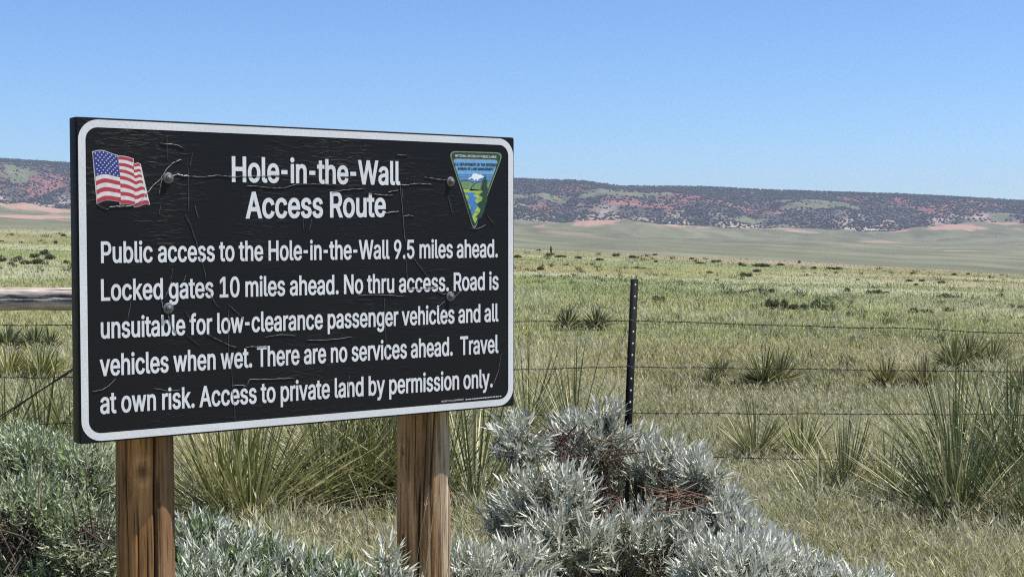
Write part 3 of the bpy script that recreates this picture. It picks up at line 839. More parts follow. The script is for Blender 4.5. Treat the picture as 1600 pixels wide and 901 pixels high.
    ',[117,283,109,262,100,242],[96,219,96,193,96,166],[100,143,109,123,117,103],[129,87,145,76,162,65]]]],"h":[410,[[[114,249,114,227,114,151],[114,76,114'
    ',0,93,0],[73,0,53,0,53,170],[53,339,53,509,73,509],[93,509,114,509,114,435],[114,361,114,287,110,287],[106,287,102,287,114,322],[131,347,152,362,174,3'
    '77],[199,384,227,384,253,384],[276,379,295,369,315,358],[330,342,341,321,352,299],[357,273,357,240,357,160],[357,80,357,0,337,0],[316,0,296,0,296,78],'
    '[296,157,296,235,296,265],[288,288,273,304,258,321],[237,329,210,329,192,329],[175,325,161,317,146,309],[135,298,126,283,118,267]]]],"i":[167,[[[73,0,'
    '53,0,53,126],[53,253,53,379,73,379],[93,379,114,379,114,253],[114,126,114,0,93,0]],[[95,443,84,443,72,443],[62,447,54,455,45,462],[41,472,41,483,41,49'
    '4],[45,504,54,512,62,520],[72,524,84,524,95,524],[106,520,114,512,122,504],[126,494,126,483,126,472],[122,462,114,455,106,447]]]],"k":[381,[[[132,158,'
    '110,137,110,162],[110,187,110,212,113,212],[117,212,121,212,175,268],[230,323,284,379,310,379],[335,379,360,379,301,319],[243,259,184,199,182,199],[17'
    '9,199,177,199,155,178]],[[73,0,53,0,53,170],[53,339,53,509,73,509],[93,509,114,509,114,339],[114,170,114,0,93,0]],[[320,0,294,0,245,62],[197,124,148,1'
    '86,162,200],[177,214,191,229,252,152],[312,76,372,0,346,0]]]],"l":[189,[[[147,-2,139,-2,110,-2],[88,5,74,20,60,35],[53,57,53,84,53,226],[53,367,53,509'
    ',73,509],[93,509,114,509,114,372],[114,235,114,99,114,81],[116,69,120,62,125,55],[133,52,146,52,152,52],[157,52,160,53,164,53],[167,54,170,54,173,37],'
    '[177,20,181,3,175,1],[169,0,162,-1,154,-2]]]],"m":[610,[[[73,0,53,0,53,126],[53,253,53,379,72,379],[92,379,112,379,112,351],[112,323,112,295,111,295],'
    '[109,295,108,295,113,316],[121,332,132,346,144,359],[157,369,172,376,187,383],[203,386,219,386,247,386],[270,378,287,361,305,344],[316,322,321,295,318'
    ',295],[315,295,312,295,317,313],[325,329,337,343,349,357],[364,367,381,375,398,382],[416,386,437,386,459,386],[479,381,497,372,515,362],[530,348,541,3'
    '28,551,309],[557,285,557,255,557,170],[557,85,557,0,536,0],[516,0,496,0,496,85],[496,169,496,254,496,281],[488,301,473,313,457,325],[439,330,419,330,4'
    '02,330],[387,327,374,320,362,313],[352,303,345,290,339,278],[335,263,335,247,335,165],[335,82,335,0,315,0],[295,0,274,0,274,87],[274,173,274,260,274,2'
    '81],[267,298,253,311,239,324],[221,330,199,330,185,330],[171,327,158,320,144,313],[134,303,126,289,118,276],[114,258,114,238,114,159],[114,79,114,0,93'
    ',0]]]],"n":[410,[[[114,249,114,227,114,151],[114,76,114,0,93,0],[73,0,53,0,53,126],[53,253,53,379,72,379],[92,379,112,379,112,349],[112,318,112,287,10'
    '9,287],[106,287,102,287,114,322],[131,347,152,362,174,377],[199,384,227,384,253,384],[276,379,295,369,314,358],[330,342,341,321,352,299],[357,273,357,'
    '240,357,160],[357,80,357,0,337,0],[316,0,296,0,296,78],[296,157,296,235,296,265],[288,288,273,304,258,321],[237,329,210,329,192,329],[175,325,161,317,'
    '146,309],[135,298,126,283,118,267]]]],"o":[415,[[[242,-8,207,-8,173,-8],[143,0,117,16,91,33],[71,56,56,85,41,114],[34,149,34,187,34,227],[41,262,56,29'
    '1,71,321],[91,343,117,360,143,376],[173,384,207,384,242,384],[273,376,299,360,325,343],[345,321,359,291,374,262],[381,227,381,187,381,149],[374,114,35'
    '9,85,345,56],[325,33,299,16,273,0]],[[182,46,207,46,233,46],[254,53,270,66,287,79],[299,96,307,117,315,139],[319,162,319,187,319,213],[315,236,307,258'
    ',299,280],[287,297,270,310,254,323],[233,330,207,330,182,330],[161,323,145,310,129,297],[116,280,108,258,100,237],[96,213,96,187,96,162],[100,139,108,'
    '117,116,96],[129,79,145,66,161,53]]]],"p":[424,[[[73,-143,53,-143,53,31],[53,205,53,379,72,379],[92,379,112,379,112,359],[112,339,112,319,114,319],[11'
    '6,319,118,319,123,327],[129,336,137,346,145,356],[157,365,171,373,186,381],[205,384,229,384,261,384],[289,376,313,361,337,345],[356,322,370,293,383,26'
    '3],[390,229,390,189,390,149],[383,114,370,84,356,55],[337,32,313,16,289,0],[261,-8,229,-8,206,-8],[187,-4,173,4,158,12],[146,21,138,31,130,42],[123,51'
    ',118,59,117,59],[115,59,114,59,114,-8],[114,-76,114,-143,93,-143]],[[197,47,220,47,244,47],[263,53,279,66,295,78],[308,95,316,117,324,138],[328,162,32'
    '8,189,328,216],[324,240,316,261,308,282],[296,299,280,311,264,324],[244,330,220,330,197,330],[177,324,161,312,145,300],[133,284,125,263,117,242],[113,'
    '217,113,189,113,161],[117,136,125,115,133,94],[146,77,162,65,178,53]]]],"r":[259,[[[73,0,53,0,53,126],[53,253,53,379,72,379],[92,379,112,379,112,360],'
    '[112,340,112,321,113,321],[114,321,115,321,122,340],[135,355,152,367,170,379],[190,385,213,385,218,385],[223,385,229,384,235,384],[240,384,243,384,243'
    ',363],[243,343,243,322,242,323],[237,323,230,324,223,325],[215,326,207,326,189,326],[173,322,159,315,145,307],[134,297,126,284,118,270],[114,255,114,2'
    '37,114,158],[114,79,114,0,93,0]]]],"s":[365,[[[211,-8,182,-8,156,-8],[133,-4,112,3,92,11],[75,23,62,38,49,53],[40,72,36,94,55,98],[74,102,94,107,99,86'
    '],[109,70,124,60,139,50],[158,45,181,45,208,45],[229,51,244,62,260,74],[268,87,268,103,268,116],[263,127,254,136,245,144],[231,151,212,155,191,160],[1'
    '70,165,149,170,115,178],[89,191,72,208,55,225],[47,247,47,274,47,296],[53,315,65,332,77,348],[94,361,115,370,136,380],[160,384,187,384,213,384],[235,3'
    '80,254,372,272,365],[287,353,299,339,310,325],[319,309,324,290,305,286],[287,281,268,277,263,292],[255,304,243,316,230,327],[212,333,187,333,165,333],'
    '[146,327,131,317,116,306],[109,293,109,277,109,263],[114,252,124,243,134,235],[150,228,172,223,191,218],[210,214,229,209,264,201],[290,188,306,171,323'
    ',154],[331,133,331,107,331,84],[325,64,312,47,300,30],[282,16,260,6,237,-3]]]],"t":[227,[[[138,379,204,379,204,362],[204,344,204,327,138,327],[72,327,'
    '6,327,6,344],[6,362,6,379,72,379]],[[65,345,65,471,85,471],[106,471,126,471,126,347],[126,222,126,98,126,81],[129,69,136,61,143,54],[154,50,170,50,174'
    ',50],[179,50,185,51,191,52],[197,53,202,54,206,36],[209,19,213,2,207,0],[200,-2,192,-3,184,-4],[176,-4,168,-4,136,-4],[110,4,92,21,74,38],[65,62,65,93'
    ',65,219]]]],"u":[410,[[[211,-5,182,-5,157,-5],[134,0,115,11,95,21],[80,37,69,59,58,80],[53,107,53,139,53,219],[53,299,53,379,73,379],[93,379,114,379,1'
    '14,301],[114,222,114,144,114,114],[121,91,137,75,152,58],[173,50,200,50,218,50],[235,54,249,62,264,70],[275,81,283,97,292,112],[296,131,296,153,296,22'
    '8],[296,304,296,379,316,379],[337,379,357,379,357,253],[357,126,357,0,337,0],[318,0,298,0,298,31],[298,61,298,92,301,92],[304,92,307,92,295,57],[279,3'
    '2,257,17,235,2]]]],"v":[389,[[[184,0,163,0,114,126],[66,253,17,379,40,379],[62,379,84,379,111,305],[138,230,165,155,174,132],[181,110,187,87,193,64],['
    '199,42,206,21,198,21],[191,21,184,21,191,42],[197,64,203,87,209,110],[216,132,224,155,251,230],[278,305,305,379,327,379],[349,379,371,379,323,253],[27'
    '5,126,226,0,205,0]]]],"w":[567,[[[158,0,138,0,99,126],[61,253,23,379,44,379],[66,379,87,379,103,324],[118,269,133,214,140,191],[147,165,154,137,161,10'
    '8],[168,76,175,41,172,41],[168,41,165,41,172,75],[179,106,186,135,193,163],[199,190,206,214,221,269],[237,324,252,379,273,379],[295,379,316,379,332,32'
    '4],[347,269,362,214,368,190],[375,164,382,136,388,107],[395,76,402,41,399,41],[395,41,391,41,399,75],[406,107,413,135,420,164],[427,190,434,214,449,26'
    '9],[465,324,480,379,502,379],[523,379,545,379,506,253],[468,126,429,0,409,0],[389,0,368,0,352,57],[335,114,319,172,314,189],[309,207,305,225,300,243],'
    '[295,261,291,280,286,299],[281,318,277,338,281,338],[286,338,291,338,286,319],[281,299,277,280,272,261],[267,243,263,225,258,206],[253,189,248,172,231'
    ',114],[215,57,199,0,178,0]]]],"y":[389,[[[51,-140,47,-139,52,-121],[57,-103,61,-86,65,-86],[68,-87,71,-87,83,-90],[94,-91,104,-89,114,-87],[122,-82,13'
    '0,-74,138,-66],[145,-53,151,-36,155,-24],[159,-13,163,-1,114,126],[66,252,17,379,40,379],[62,379,84,379,111,305],[138,230,165,155,174,132],[181,109,18'
    '7,87,193,64],[199,42,206,21,198,21],[191,21,184,21,190,42],[196,64,202,87,209,110],[216,132,224,155,251,230],[278,305,305,379,327,379],[349,379,371,37'
    '9,316,234],[260,88,204,-58,196,-78],[187,-94,177,-107,166,-120],[153,-129,139,-136,125,-142],[109,-145,91,-145,81,-145],[72,-144,65,-143,57,-142]]]]}')
GLYPHS = json.loads(GLYPH_JSON)
_h = GLYPHS['-']; GLYPHS['-'] = [int(_h[0] * .72), [[[q * .68 if i % 2 == 0 else q for i, q in enumerate(p_)] for p_ in c_] for c_ in _h[1]]]


def fill(acc, loops, off):
    """triangulate a letter: everything its outlines wind around"""
    pts, edges = [], []
    for L_ in loops:
        n0 = len(pts); m_ = len(L_)
        pts += [Vector((float(q[0]) * 100, float(q[1]) * 100)) for q in L_]
        edges += [(n0 + i, n0 + (i + 1) % m_) for i in range(m_)]
    vv, _, ff = delaunay_2d_cdt(pts, edges, [], 0, 1e-6)[:3]
    vv = np.array([q[:] for q in vv]) / 100
    ff = np.array(ff)
    c = vv[ff].mean(1)
    wind = np.zeros(len(c))
    for L_ in loops:
        a = L_; b = np.roll(L_, -1, 0)
        up = (a[None, :, 1] <= c[:, None, 1]) & (b[None, :, 1] > c[:, None, 1])
        dn = (a[None, :, 1] > c[:, None, 1]) & (b[None, :, 1] <= c[:, None, 1])
        lf = (b[:, 0] - a[:, 0])[None] * (c[:, None, 1] - a[None, :, 1]) - (c[:, None, 0] - a[None, :, 0]) * (b[:, 1] - a[:, 1])[None]
        wind += (up & (lf > 0)).sum(1) - (dn & (lf < 0)).sum(1)
    t = ff[np.abs(wind) > .5]
    w_ = vv[t]
    cr = (w_[:, 1, 0] - w_[:, 0, 0]) * (w_[:, 2, 1] - w_[:, 0, 1]) - (w_[:, 1, 1] - w_[:, 0, 1]) * (w_[:, 2, 0] - w_[:, 0, 0])
    t = np.where((cr < 0)[:, None], t[:, ::-1], t)
    acc.add(on_sign(vv, off), t)


def letters(name, lines, mat, off, parent=sign, bold=.035):
    """lines: (text, left pixel, right pixel, baseline y left, baseline y right, cap top y at left)"""
    acc = Acc()
    for (txt, pl, pr, bl, br, ct) in lines:
        A = suv(pl, bl); B = suv(pr, br); C = suv(pl, ct)
        cap = C[1] - A[1]
        e = bold * cap                            # how much the outline grows on each side
        ky = (cap - 2 * e) / .509
        width = sum(178 if ch == ' ' else GLYPHS[ch][0] for ch in txt)
        side = 22
        kx = (B[0] - A[0] - 2 * e) / ((width - 2 * side) / 1000)
        x = -side / 1000 * kx
        for ch in txt:
            if ch == ' ':
                x += .178 * kx; continue
            adv, cs = GLYPHS[ch]
            polys = []
            for pts in cs:
                P = []
                for k in range(len(pts)):
                    p0, p3 = np.array(pts[k][2:4], float), np.array(pts[(k + 1) % len(pts)][2:4], float)
                    h1, h2 = np.array(pts[k][4:6], float), np.array(pts[(k + 1) % len(pts)][0:2], float)
                    ch_ = p3 - p0; L_ = np.hypot(*ch_)
                    if L_ < 1:
                        continue
                    dev = max(abs(np.cross(ch_, h1 - p0)), abs(np.cross(ch_, h2 - p0))) / L_
                    for t in ([0] if dev < 2 else [0, .25, .5, .75]):
                        P.append((1 - t) ** 3 * p0 + 3 * t * (1 - t) ** 2 * h1 + 3 * t * t * (1 - t) * h2 + t ** 3 * p3)
                P = np.array(P) / 1000 * np.array([kx, ky])
                polys.append(P)
            area = [0.5 * np.sum(P[:, 0] * np.roll(P[:, 1], -1) - np.roll(P[:, 0], -1) * P[:, 1]) for P in polys]
            sg = np.sign(area[int(np.argmax(np.abs(area)))])
            loops = []
            for P in polys:
                d1 = nrm(P - np.roll(P, 1, 0)); d2 = nrm(np.roll(P, -1, 0) - P)
                n1 = np.stack([d1[:, 1], -d1[:, 0]], -1) * sg; n2 = np.stack([d2[:, 1], -d2[:, 0]], -1) * sg
                m = nrm(n1 + n2)
                Q = P + m * (e / np.maximum(np.sum(m * n1, -1, keepdims=True), .55))
                gx = e + x + Q[:, 0]
                loops.append(np.stack([A[0] + gx, A[1] + e + Q[:, 1] + (B[1] - A[1]) * gx / (B[0] - A[0])], -1))
            fill(acc, loops, off)
            x += adv / 1000 * kx
    return acc.build(name, mat, parent)


for _line in (("Hole-in-the-Wall", 360, 624.5, 284.5, 289.5, 244),
                              ("Access Route", 384, 603, 341.5, 339, 299.5)):
    letters("heading_line", [_line], M_WHITE, .0011, bold=.031)
for _line in (
    ("Public access to the Hole-in-the-Wall 9.5 miles ahead.", 156, 778, 411, 402, 377),
    ("Locked gates 10 miles ahead. No thru access. Road is", 156, 779, 470, 452.5, 436),
    ("unsuitable for low-clearance passenger vehicles and all", 156, 778, 529, 502, 495),
    ("vehicles when wet. There are no services ahead.  Travel", 156, 778, 587.5, 551, 553),
    ("at own risk. Access to private land by permission only.", 156, 770, 646.5, 604.5, 612)):
    letters("lettering_line", [_line], M_WHITE, .0011, bold=.025)
letters("owner_lettering", [("PROPERTY OF U.S. GOVERNMENT", 689, 724, 628.2, 624.6, 625.6)], M_WHITE, .0011, bold=.01)
acc = Acc()
x = 727.0
while x < 783:                                    # the rest of the small print is a row of unreadable specks
    w = rng.uniform(1.2, 3.6)
    y = lerp(624.4, 619.0, (x - 727) / 56)
    q = np.array([suv(x, y), suv(x + w, y), suv(x + w, y - 1.6), suv(x, y - 1.6)])
    acc.add(on_sign(q, .0011), np.arange(4))
    x += w + rng.uniform(.5, 1.3)
acc.build("small_print", M_WHITE, sign)


# --- flag
def pal(name, c, rough=.5):
    return plain(name, c, rough, noise=.12, nscale=120)


M_FRED, M_FWHITE, M_FBLUE = pal("flag_red", (.42, .035, .05)), pal("flag_white", (.64, .60, .61)), pal("flag_blue", (.022, .035, .21))


def poly(acc, pts, off, mi):
    P = np.array([suv(*q) for q in pts])
    # triangulate as one n-gon facing the viewer
    a = 0.5 * np.sum(P[:, 0] * np.roll(P[:, 1], -1) - np.roll(P[:, 0], -1) * P[:, 1])
    if a < 0:
        P = P[::-1]
    acc.add(on_sign(P, off), np.arange(len(P)), mi=mi)


def edge(pts, t):
    pts = np.array(pts, float)
    s = np.linspace(0, 1, len(pts))
    return np.array([np.interp(t, s, pts[:, 0]), np.interp(t, s, pts[:, 1])])


acc = Acc()


def stripes(Le, Re, t0, t1, n, first, wave, skew=0):
    m = 10
    for k in range(n):
        a, b = lerp(t0, t1, k / n), lerp(t0, t1, (k + 1) / n)
        up, lo = [], []
        for j in range(m + 1):
            q = j / m
            wv = -wave * math.sin(math.pi * q) + skew * math.sin(2 * math.pi * q)
            pa, pb = lerp(edge(Le, a), edge(Re, a), q), lerp(edge(Le, b), edge(Re, b), q)
            up.append((pa[0], pa[1] + wv)); lo.append((pb[0], pb[1] + wv))
        for j in range(m):
            poly(acc, [up[j], up[j + 1], lo[j + 1], lo[j]], .0013, first if k % 2 == 0 else 1 - first)


LA, RA = [(145, 238), (149, 276), (152, 318)], [(183, 243.5), (187, 277), (189, 314.5)]
LB, RB = [(184.5, 244.5), (187.5, 277), (188, 319)], [(207.5, 249), (209.5, 285), (211, 321)]
LC, RC = [(208.5, 255.5), (209.5, 285), (210, 323)], [(218.5, 257.5), (223, 285), (233, 319)]


def outline(Le, Re, wave, skew=0, g=1.1):
    up = [lerp(edge(Le, 0), edge(Re, 0), j / 10) + np.array([0, -wave * math.sin(math.pi * j / 10) - g + skew * math.sin(2 * math.pi * j / 10)]) for j in range(11)]
    lo = [lerp(edge(Le, 1), edge(Re, 1), j / 10) + np.array([0, -wave * math.sin(math.pi * j / 10) + g + skew * math.sin(2 * math.pi * j / 10)]) for j in range(11)]
    up[0][0] -= g; lo[0][0] -= g; up[-1][0] += g; lo[-1][0] += g
    for j in range(10):
        poly(acc, [up[j], up[j + 1], lo[j + 1], lo[j]], .0009, 1)


outline(LA, RA, 4.0, -1); outline(LB, RB, 1.5, 0); outline(LC, RC, 1.0, 1)
stripes(LA, RA, .50, 1.0, 6, 1, 4.0, -1)
stripes(LB, RB, 0, 1, 13, 0, 1.5, 0)
stripes(LC, RC, 0, 1, 13, 0, 1.0, 1)
for j in range(10):                               # canton
    a0, a1 = lerp(edge(LA, 0), edge(RA, 0), j / 10), lerp(edge(LA, 0), edge(RA, 0), (j + 1) / 10)
    c0, c1 = lerp(edge(LA, .5), edge(RA, .5), j / 10), lerp(edge(LA, .5), edge(RA, .5), (j + 1) / 10)
    w = lambda q: np.array([0, -4.0 * math.sin(math.pi * q) - math.sin(2 * math.pi * q)])
    poly(acc, [a0 + w(j / 10), a1 + w((j + 1) / 10), c1 + w((j + 1) / 10), c0 + w(j / 10)], .0014, 2)
for r in range(9):
    for c in range(6 if r % 2 == 0 else 5):
        q = ((c + .5) / 6) if r % 2 == 0 else ((c + 1) / 6)
        t = .5 * (r + .62) / 9.2
        p0 = lerp(edge(LA, t), edge(RA, t), q) + np.array([0, -4.0 * math.sin(math.pi * q) - math.sin(2 * math.pi * q)])
        pts = []
        for k in range(10):
            rr_ = 1.55 if k % 2 == 0 else .75
            a = R(90 + 36 * k)
            pts.append((p0[0] + rr_ * math.cos(a), p0[1] - rr_ * math.sin(a)))
        poly(acc, pts, .0017, 1)
acc.build("flag_decal", [M_FRED, M_FWHITE, M_FBLUE], sign)

# --- agency badge: rounded triangle, sky, hills, river, tree
M_BG = [pal("badge_dark_green", (.022, .05, .03)), pal("badge_pale_green", (.20, .28, .17)), pal("badge_sky", (.16, .36, .62)), pal("badge_deep_sky", (.07, .20, .45)), pal("badge_hill", (.16, .27, .12)),
        pal("badge_meadow", (.36, .47, .10)), pal("badge_river", (.055, .19, .50)), pal("badge_tree", (.015, .05, .03)), pal("badge_snow", (.78, .82, .86)), pal("badge_ink", (.012, .03, .04)), pal("badge_leaf", (.24, .38, .06))]


def roundtri(a, b, c, r, n=6):
    P = [np.array(q, float) for q in (a, b, c)]
    out = []
    for i in range(3):
        p0, p1, p2 = P[i - 1], P[i], P[(i + 1) % 3]
        d0 = (p0 - p1) / np.linalg.norm(p0 - p1); d2 = (p2 - p1) / np.linalg.norm(p2 - p1)
        A_, B_ = p1 + d0 * r, p1 + d2 * r
        for k in range(n + 1):
            t = k / n
            out.append(tuple((1 - t) ** 2 * A_ + 2 * t * (1 - t) * p1 + t * t * B_))
    return out


def clip(pts, tri):
    """clip a polygon to the (convex) triangle outline, in pixels"""
    out = [np.array(q, float) for q in pts]
    T = np.array(tri, float)
    cen = T.mean(0)
    for i in range(len(T)):
        a, b = T[i], T[(i + 1) % len(T)]
        nx = np.array([-(b - a)[1], (b - a)[0]])
        if np.dot(cen - a, nx) < 0:
            nx = -nx
        src = out; out = []
        for j in range(len(src)):
            p_, q_ = src[j - 1], src[j]
            dp, dq = np.dot(p_ - a, nx), np.dot(q_ - a, nx)
            if (dp >= 0) != (dq >= 0):
                out.append(p_ + (q_ - p_) * dp / (dp - dq))
            if dq >= 0:
                out.append(q_)
        if not out:
            return []
    return out


acc = Acc()
tri0 = roundtri((700.5, 236), (786.5, 238.5), (740.5, 362), 12)
tri1 = roundtri((702.5, 237.5), (784.5, 240), (740.7, 359), 11)
tri2 = roundtri((706, 247.5), (779, 249.5), (741, 353.5), 8)
tri3 = roundtri((707.2, 248.6), (777.8, 250.6), (741.1, 351.2), 7.5)
poly(acc, tri0, .0008, 1); poly(acc, tri1, .0010, 0); poly(acc, tri2, .0012, 1); poly(acc, tri3, .0014, 2)


def bpoly(pts, off, mi):
    c_ = clip(pts, tri3)
    if len(c_) > 2:
        poly(acc, c_, off, mi)


for k, y in enumerate((272, 275.5, 279, 282.5, 286, 289.5)):
    bpoly([(690, y), (800, y + .5), (800, y + 2.2), (690, y + 1.7)], .0016, 3)
arc = lambda cx, cy, rx, ry: [(cx + rx * math.cos(a), cy - ry * math.sin(a)) for a in np.linspace(0, math.pi, 20)]
bpoly([(730, 281), (733, 277.5), (736, 276.5), (738, 272), (743, 271), (747, 273), (750, 272.5), (753, 274.5), (756, 277), (750, 278.5), (747, 280), (745, 283), (743, 279.5), (740, 282.5), (737, 278)], .0018, 8)
bpoly(arc(726, 295, 18.5, 13.5), .0018, 9); bpoly(arc(726, 295.5, 17.6, 12.8), .0020, 4)
bpoly(arc(757, 298, 23, 16), .0022, 9); bpoly(arc(757, 298.5, 22, 15.2), .0024, 4)
bpoly([(690, 294.5), (734, 294.5), (734, 297.6), (800, 297.6), (800, 298.8), (690, 295.6)], .0026, 9)
bpoly([(690, 295.2), (733, 295.2), (733, 298.2), (800, 298.6), (800, 360), (690, 360)], .0028, 5)
for y0, y1 in ((301, 304), (308, 312), (319, 323), (330, 333)):
    bpoly([(690, y0), (800, y0 + 1), (800, y1), (690, y1 - 1)], .0030, 10)
RIV = [((724, 301), (741, 301)), ((731, 305), (738, 305.5)), ((733, 308), (744, 309)), ((729, 313), (740, 313)), ((730, 316), (743, 317)), ((735, 321), (746, 321)), ((734, 326), (742, 326)), ((733, 331), (740, 332)), ((734, 336), (738, 336))]
for (a, b), (c, d) in zip(RIV[:-1], RIV[1:]):
    bpoly([a, b, d, c], .0032, 6)
tree = [(756.5, 271), (758.5, 282), (761, 287.5), (758.6, 287), (761.5, 298), (759.5, 297), (762.5, 304), (759.6, 303), (760, 314), (757, 322), (755, 330), (751, 339), (747.5, 343), (748, 340), (741.5, 338.5), (748.5, 332),
        (750.5, 327), (743.5, 318.5), (752, 313), (753, 307), (747, 304.5), (754, 298), (750, 291), (755, 288), (751, 285.5), (755.5, 281)]
poly(acc, tree, .0034, 7)
badge = acc.build("agency_badge", M_BG, sign)
letters("badge_lettering", [("NATIONAL SYSTEM OF PUBLIC LANDS", 710.5, 775, 245.2, 247.3, 241.4)], M_FWHITE, .0016, badge, bold=.03)
letters("badge_title", [("U.S. DEPARTMENT OF THE INTERIOR", 709, 777, 258.8, 260.2, 254.2), ("BUREAU OF LAND MANAGEMENT", 714.5, 771, 265.6, 266.4, 261.4)], M_BG[9], .0018, badge, bold=.05)

# --- bolts with washers
M_ZINC = plain("zinc_bolt", (.15, .15, .155), .62, .7, noise=.25, nscale=300)
for (bx, by) in ((262.5, 278.5), (703.5, 284), (262.5, 481.5), (703, 463)):
    c = suv(bx, by)
    acc = Acc()
    for (r, n, y0, y1) in ((.0098, 24, 0, .0022), (.0055, 6, .0022, .0070), (.0024, 12, .0070, .0085)):
        th = np.linspace(0, 2 * np.pi, n, endpoint=False) + .3
        ring = c + np.stack([np.cos(th), np.sin(th)], -1) * r
        ring2 = c + np.stack([np.cos(th), np.sin(th)], -1) * r * .86
        V = np.concatenate([on_sign(ring, .0008 + y0), on_sign(ring, .0008 + y1 - .0008), on_sign(ring2, .0008 + y1)])
        i = np.arange(n); j = (i + 1) % n
        acc.add(V, [np.concatenate([np.stack([i, j, n + j, n + i], -1), np.stack([n + i, n + j, 2 * n + j, 2 * n + i], -1)]), 2 * n + i])
    acc.build("bolt", M_ZINC, sign)

# --- scratches, cracks and peeling of the sign film
M_CRACK = leaf_mat("bare_cracked_film", .6, 0, .3)
CR = [  # (width in mm, colour, points)
    (2.2, 1, [(268, 276), (276, 272), (284, 274), (295, 275)]), (1.1, 0, [(295, 275), (318, 276.5), (340, 274), (360, 276), (390, 275.3), (424, 274.6), (436, 275)]),
    (1.7, 0, [(284, 249), (272, 253), (262, 262), (255, 272), (250, 280), (239, 290), (228, 303), (222, 311), (214, 317), (205, 321.5), (192, 322.5), (178, 322.5), (170, 324)]), (.8, 0, [(170, 327), (160, 325), (152, 319)]),
    (1.3, 0, [(254, 277), (250, 290), (248, 304)]), (.7, 0, [(250, 320), (248.5, 334)]), (1.8, 0, [(250, 224), (266, 225), (276, 227), (287, 231)]),
    (.9, 0, [(289, 335), (297, 351), (305, 374), (313, 402), (318, 420), (322, 436)]), (.8, 0, [(304, 320), (307, 332), (310, 341)]), (.6, 0, [(300, 240), (297, 260)]), (.6, 0, [(260, 210), (261, 250)]), (.5, 0, [(293, 262), (294, 330)]),
    (.9, 0, [(384, 291), (400, 290.5), (430, 294), (445, 293), (462, 288), (490, 287.5), (505, 288), (524, 290)]), (1.0, 0, [(518, 300), (535, 297), (548, 296), (570, 294.5)]), (1.1, 0, [(572, 300), (583, 303)]), (1.9, 2, [(583, 303.5), (600, 304.5), (613, 305)]), (1.2, 0, [(606, 300), (616, 298), (622, 297)]),
    (1.2, 0, [(625, 291), (626, 305), (628, 322), (629, 338), (631, 360), (633, 378)]), (.9, 0, [(628, 296), (629, 311)]), (.7, 0, [(633, 395), (635, 420), (636, 440)]), (.5, 0, [(545, 585), (544, 610)]),
    (2.0, 2, [(622, 289), (632, 289), (640, 288.5)]), (1.3, 0, [(640, 287.5), (652, 287), (664, 287.5), (677, 288.5)]), (1.6, 0, [(600, 333), (612, 331), (624, 330)]), (1.0, 0, [(629, 338), (638, 336), (646, 338)]),
    (1.2, 0, [(662, 277), (676, 279), (690, 281), (698, 280.5)]), (.9, 0, [(700, 306), (703, 320), (706, 333)]), (1.0, 0, [(620, 242), (637, 243)]),
    (2.3, 2, [(637, 450), (655, 451)]), (1.8, 0, [(655, 451), (672, 449.5), (684, 448)]), (.8, 0, [(560, 461), (596, 460), (635, 463)]), (1.1, 0, [(680, 454), (692, 459), (701, 460), (705, 458)]), (1.1, 0, [(701, 455), (705, 466)]),
    (1.5, 0, [(250, 464), (253, 474), (256, 486)]), (1.3, 0, [(262, 490), (265, 503), (272, 516), (277, 523)]), (.8, 0, [(268, 440), (262, 452), (258, 464)]), (.7, 0, [(204, 471), (199, 500)]),
    (.9, 0, [(322, 521), (340, 530), (358, 539), (372, 543)]), (1.2, 0, [(384, 541.5), (400, 541), (418, 540.5)]), (.7, 0, [(291, 523), (311, 539)]), (.7, 0, [(355, 474), (368, 486), (380, 497)]), (.8, 0, [(288, 484), (294, 494), (299, 499)]),
    (.8, 0, [(324, 450), (336, 474), (342, 480)]), (.7, 0, [(144, 611), (160, 608), (170, 602), (180, 591)]), (1.1, 0, [(478, 530), (490, 531)]), (.8, 0, [(490, 531), (514, 530.5), (550, 526)]), (.7, 0, [(414, 526), (440, 522), (462, 524)]),
    (1.0, 0, [(361, 602), (374, 601), (386, 602.5)]), (.9, 0, [(386, 600), (390, 592), (420, 592), (460, 590)]), (.6, 0, [(360, 560), (366, 640), (367, 658)]), (.6, 0, [(356, 480), (357, 560)]), (.7, 0, [(644, 400), (656, 416), (667, 431)]),
    (.6, 0, [(735, 357), (748, 357), (758, 351)]), (.6, 0, [(760, 335), (772, 350)]), (.7, 0, [(473, 340), (474, 358)]), (.6, 0, [(486, 343), (483, 360)]), (.5, 0, [(700, 475), (712, 462), (722, 452)]), (.5, 0, [(695, 470), (680, 482)]),
    (.6, 0, [(770, 600), (778, 580), (783, 552)]), (.5, 0, [(240, 606), (262, 610), (285, 608)]), (.5, 0, [(600, 465), (601, 500), (604, 560)]), (.6, 0, [(270, 420), (266, 436)]), (.6, 0, [(290, 430), (286, 440)]),
]
cols = [(.36, .345, .33), (.62, .57, .53), (.46, .29, .21)]
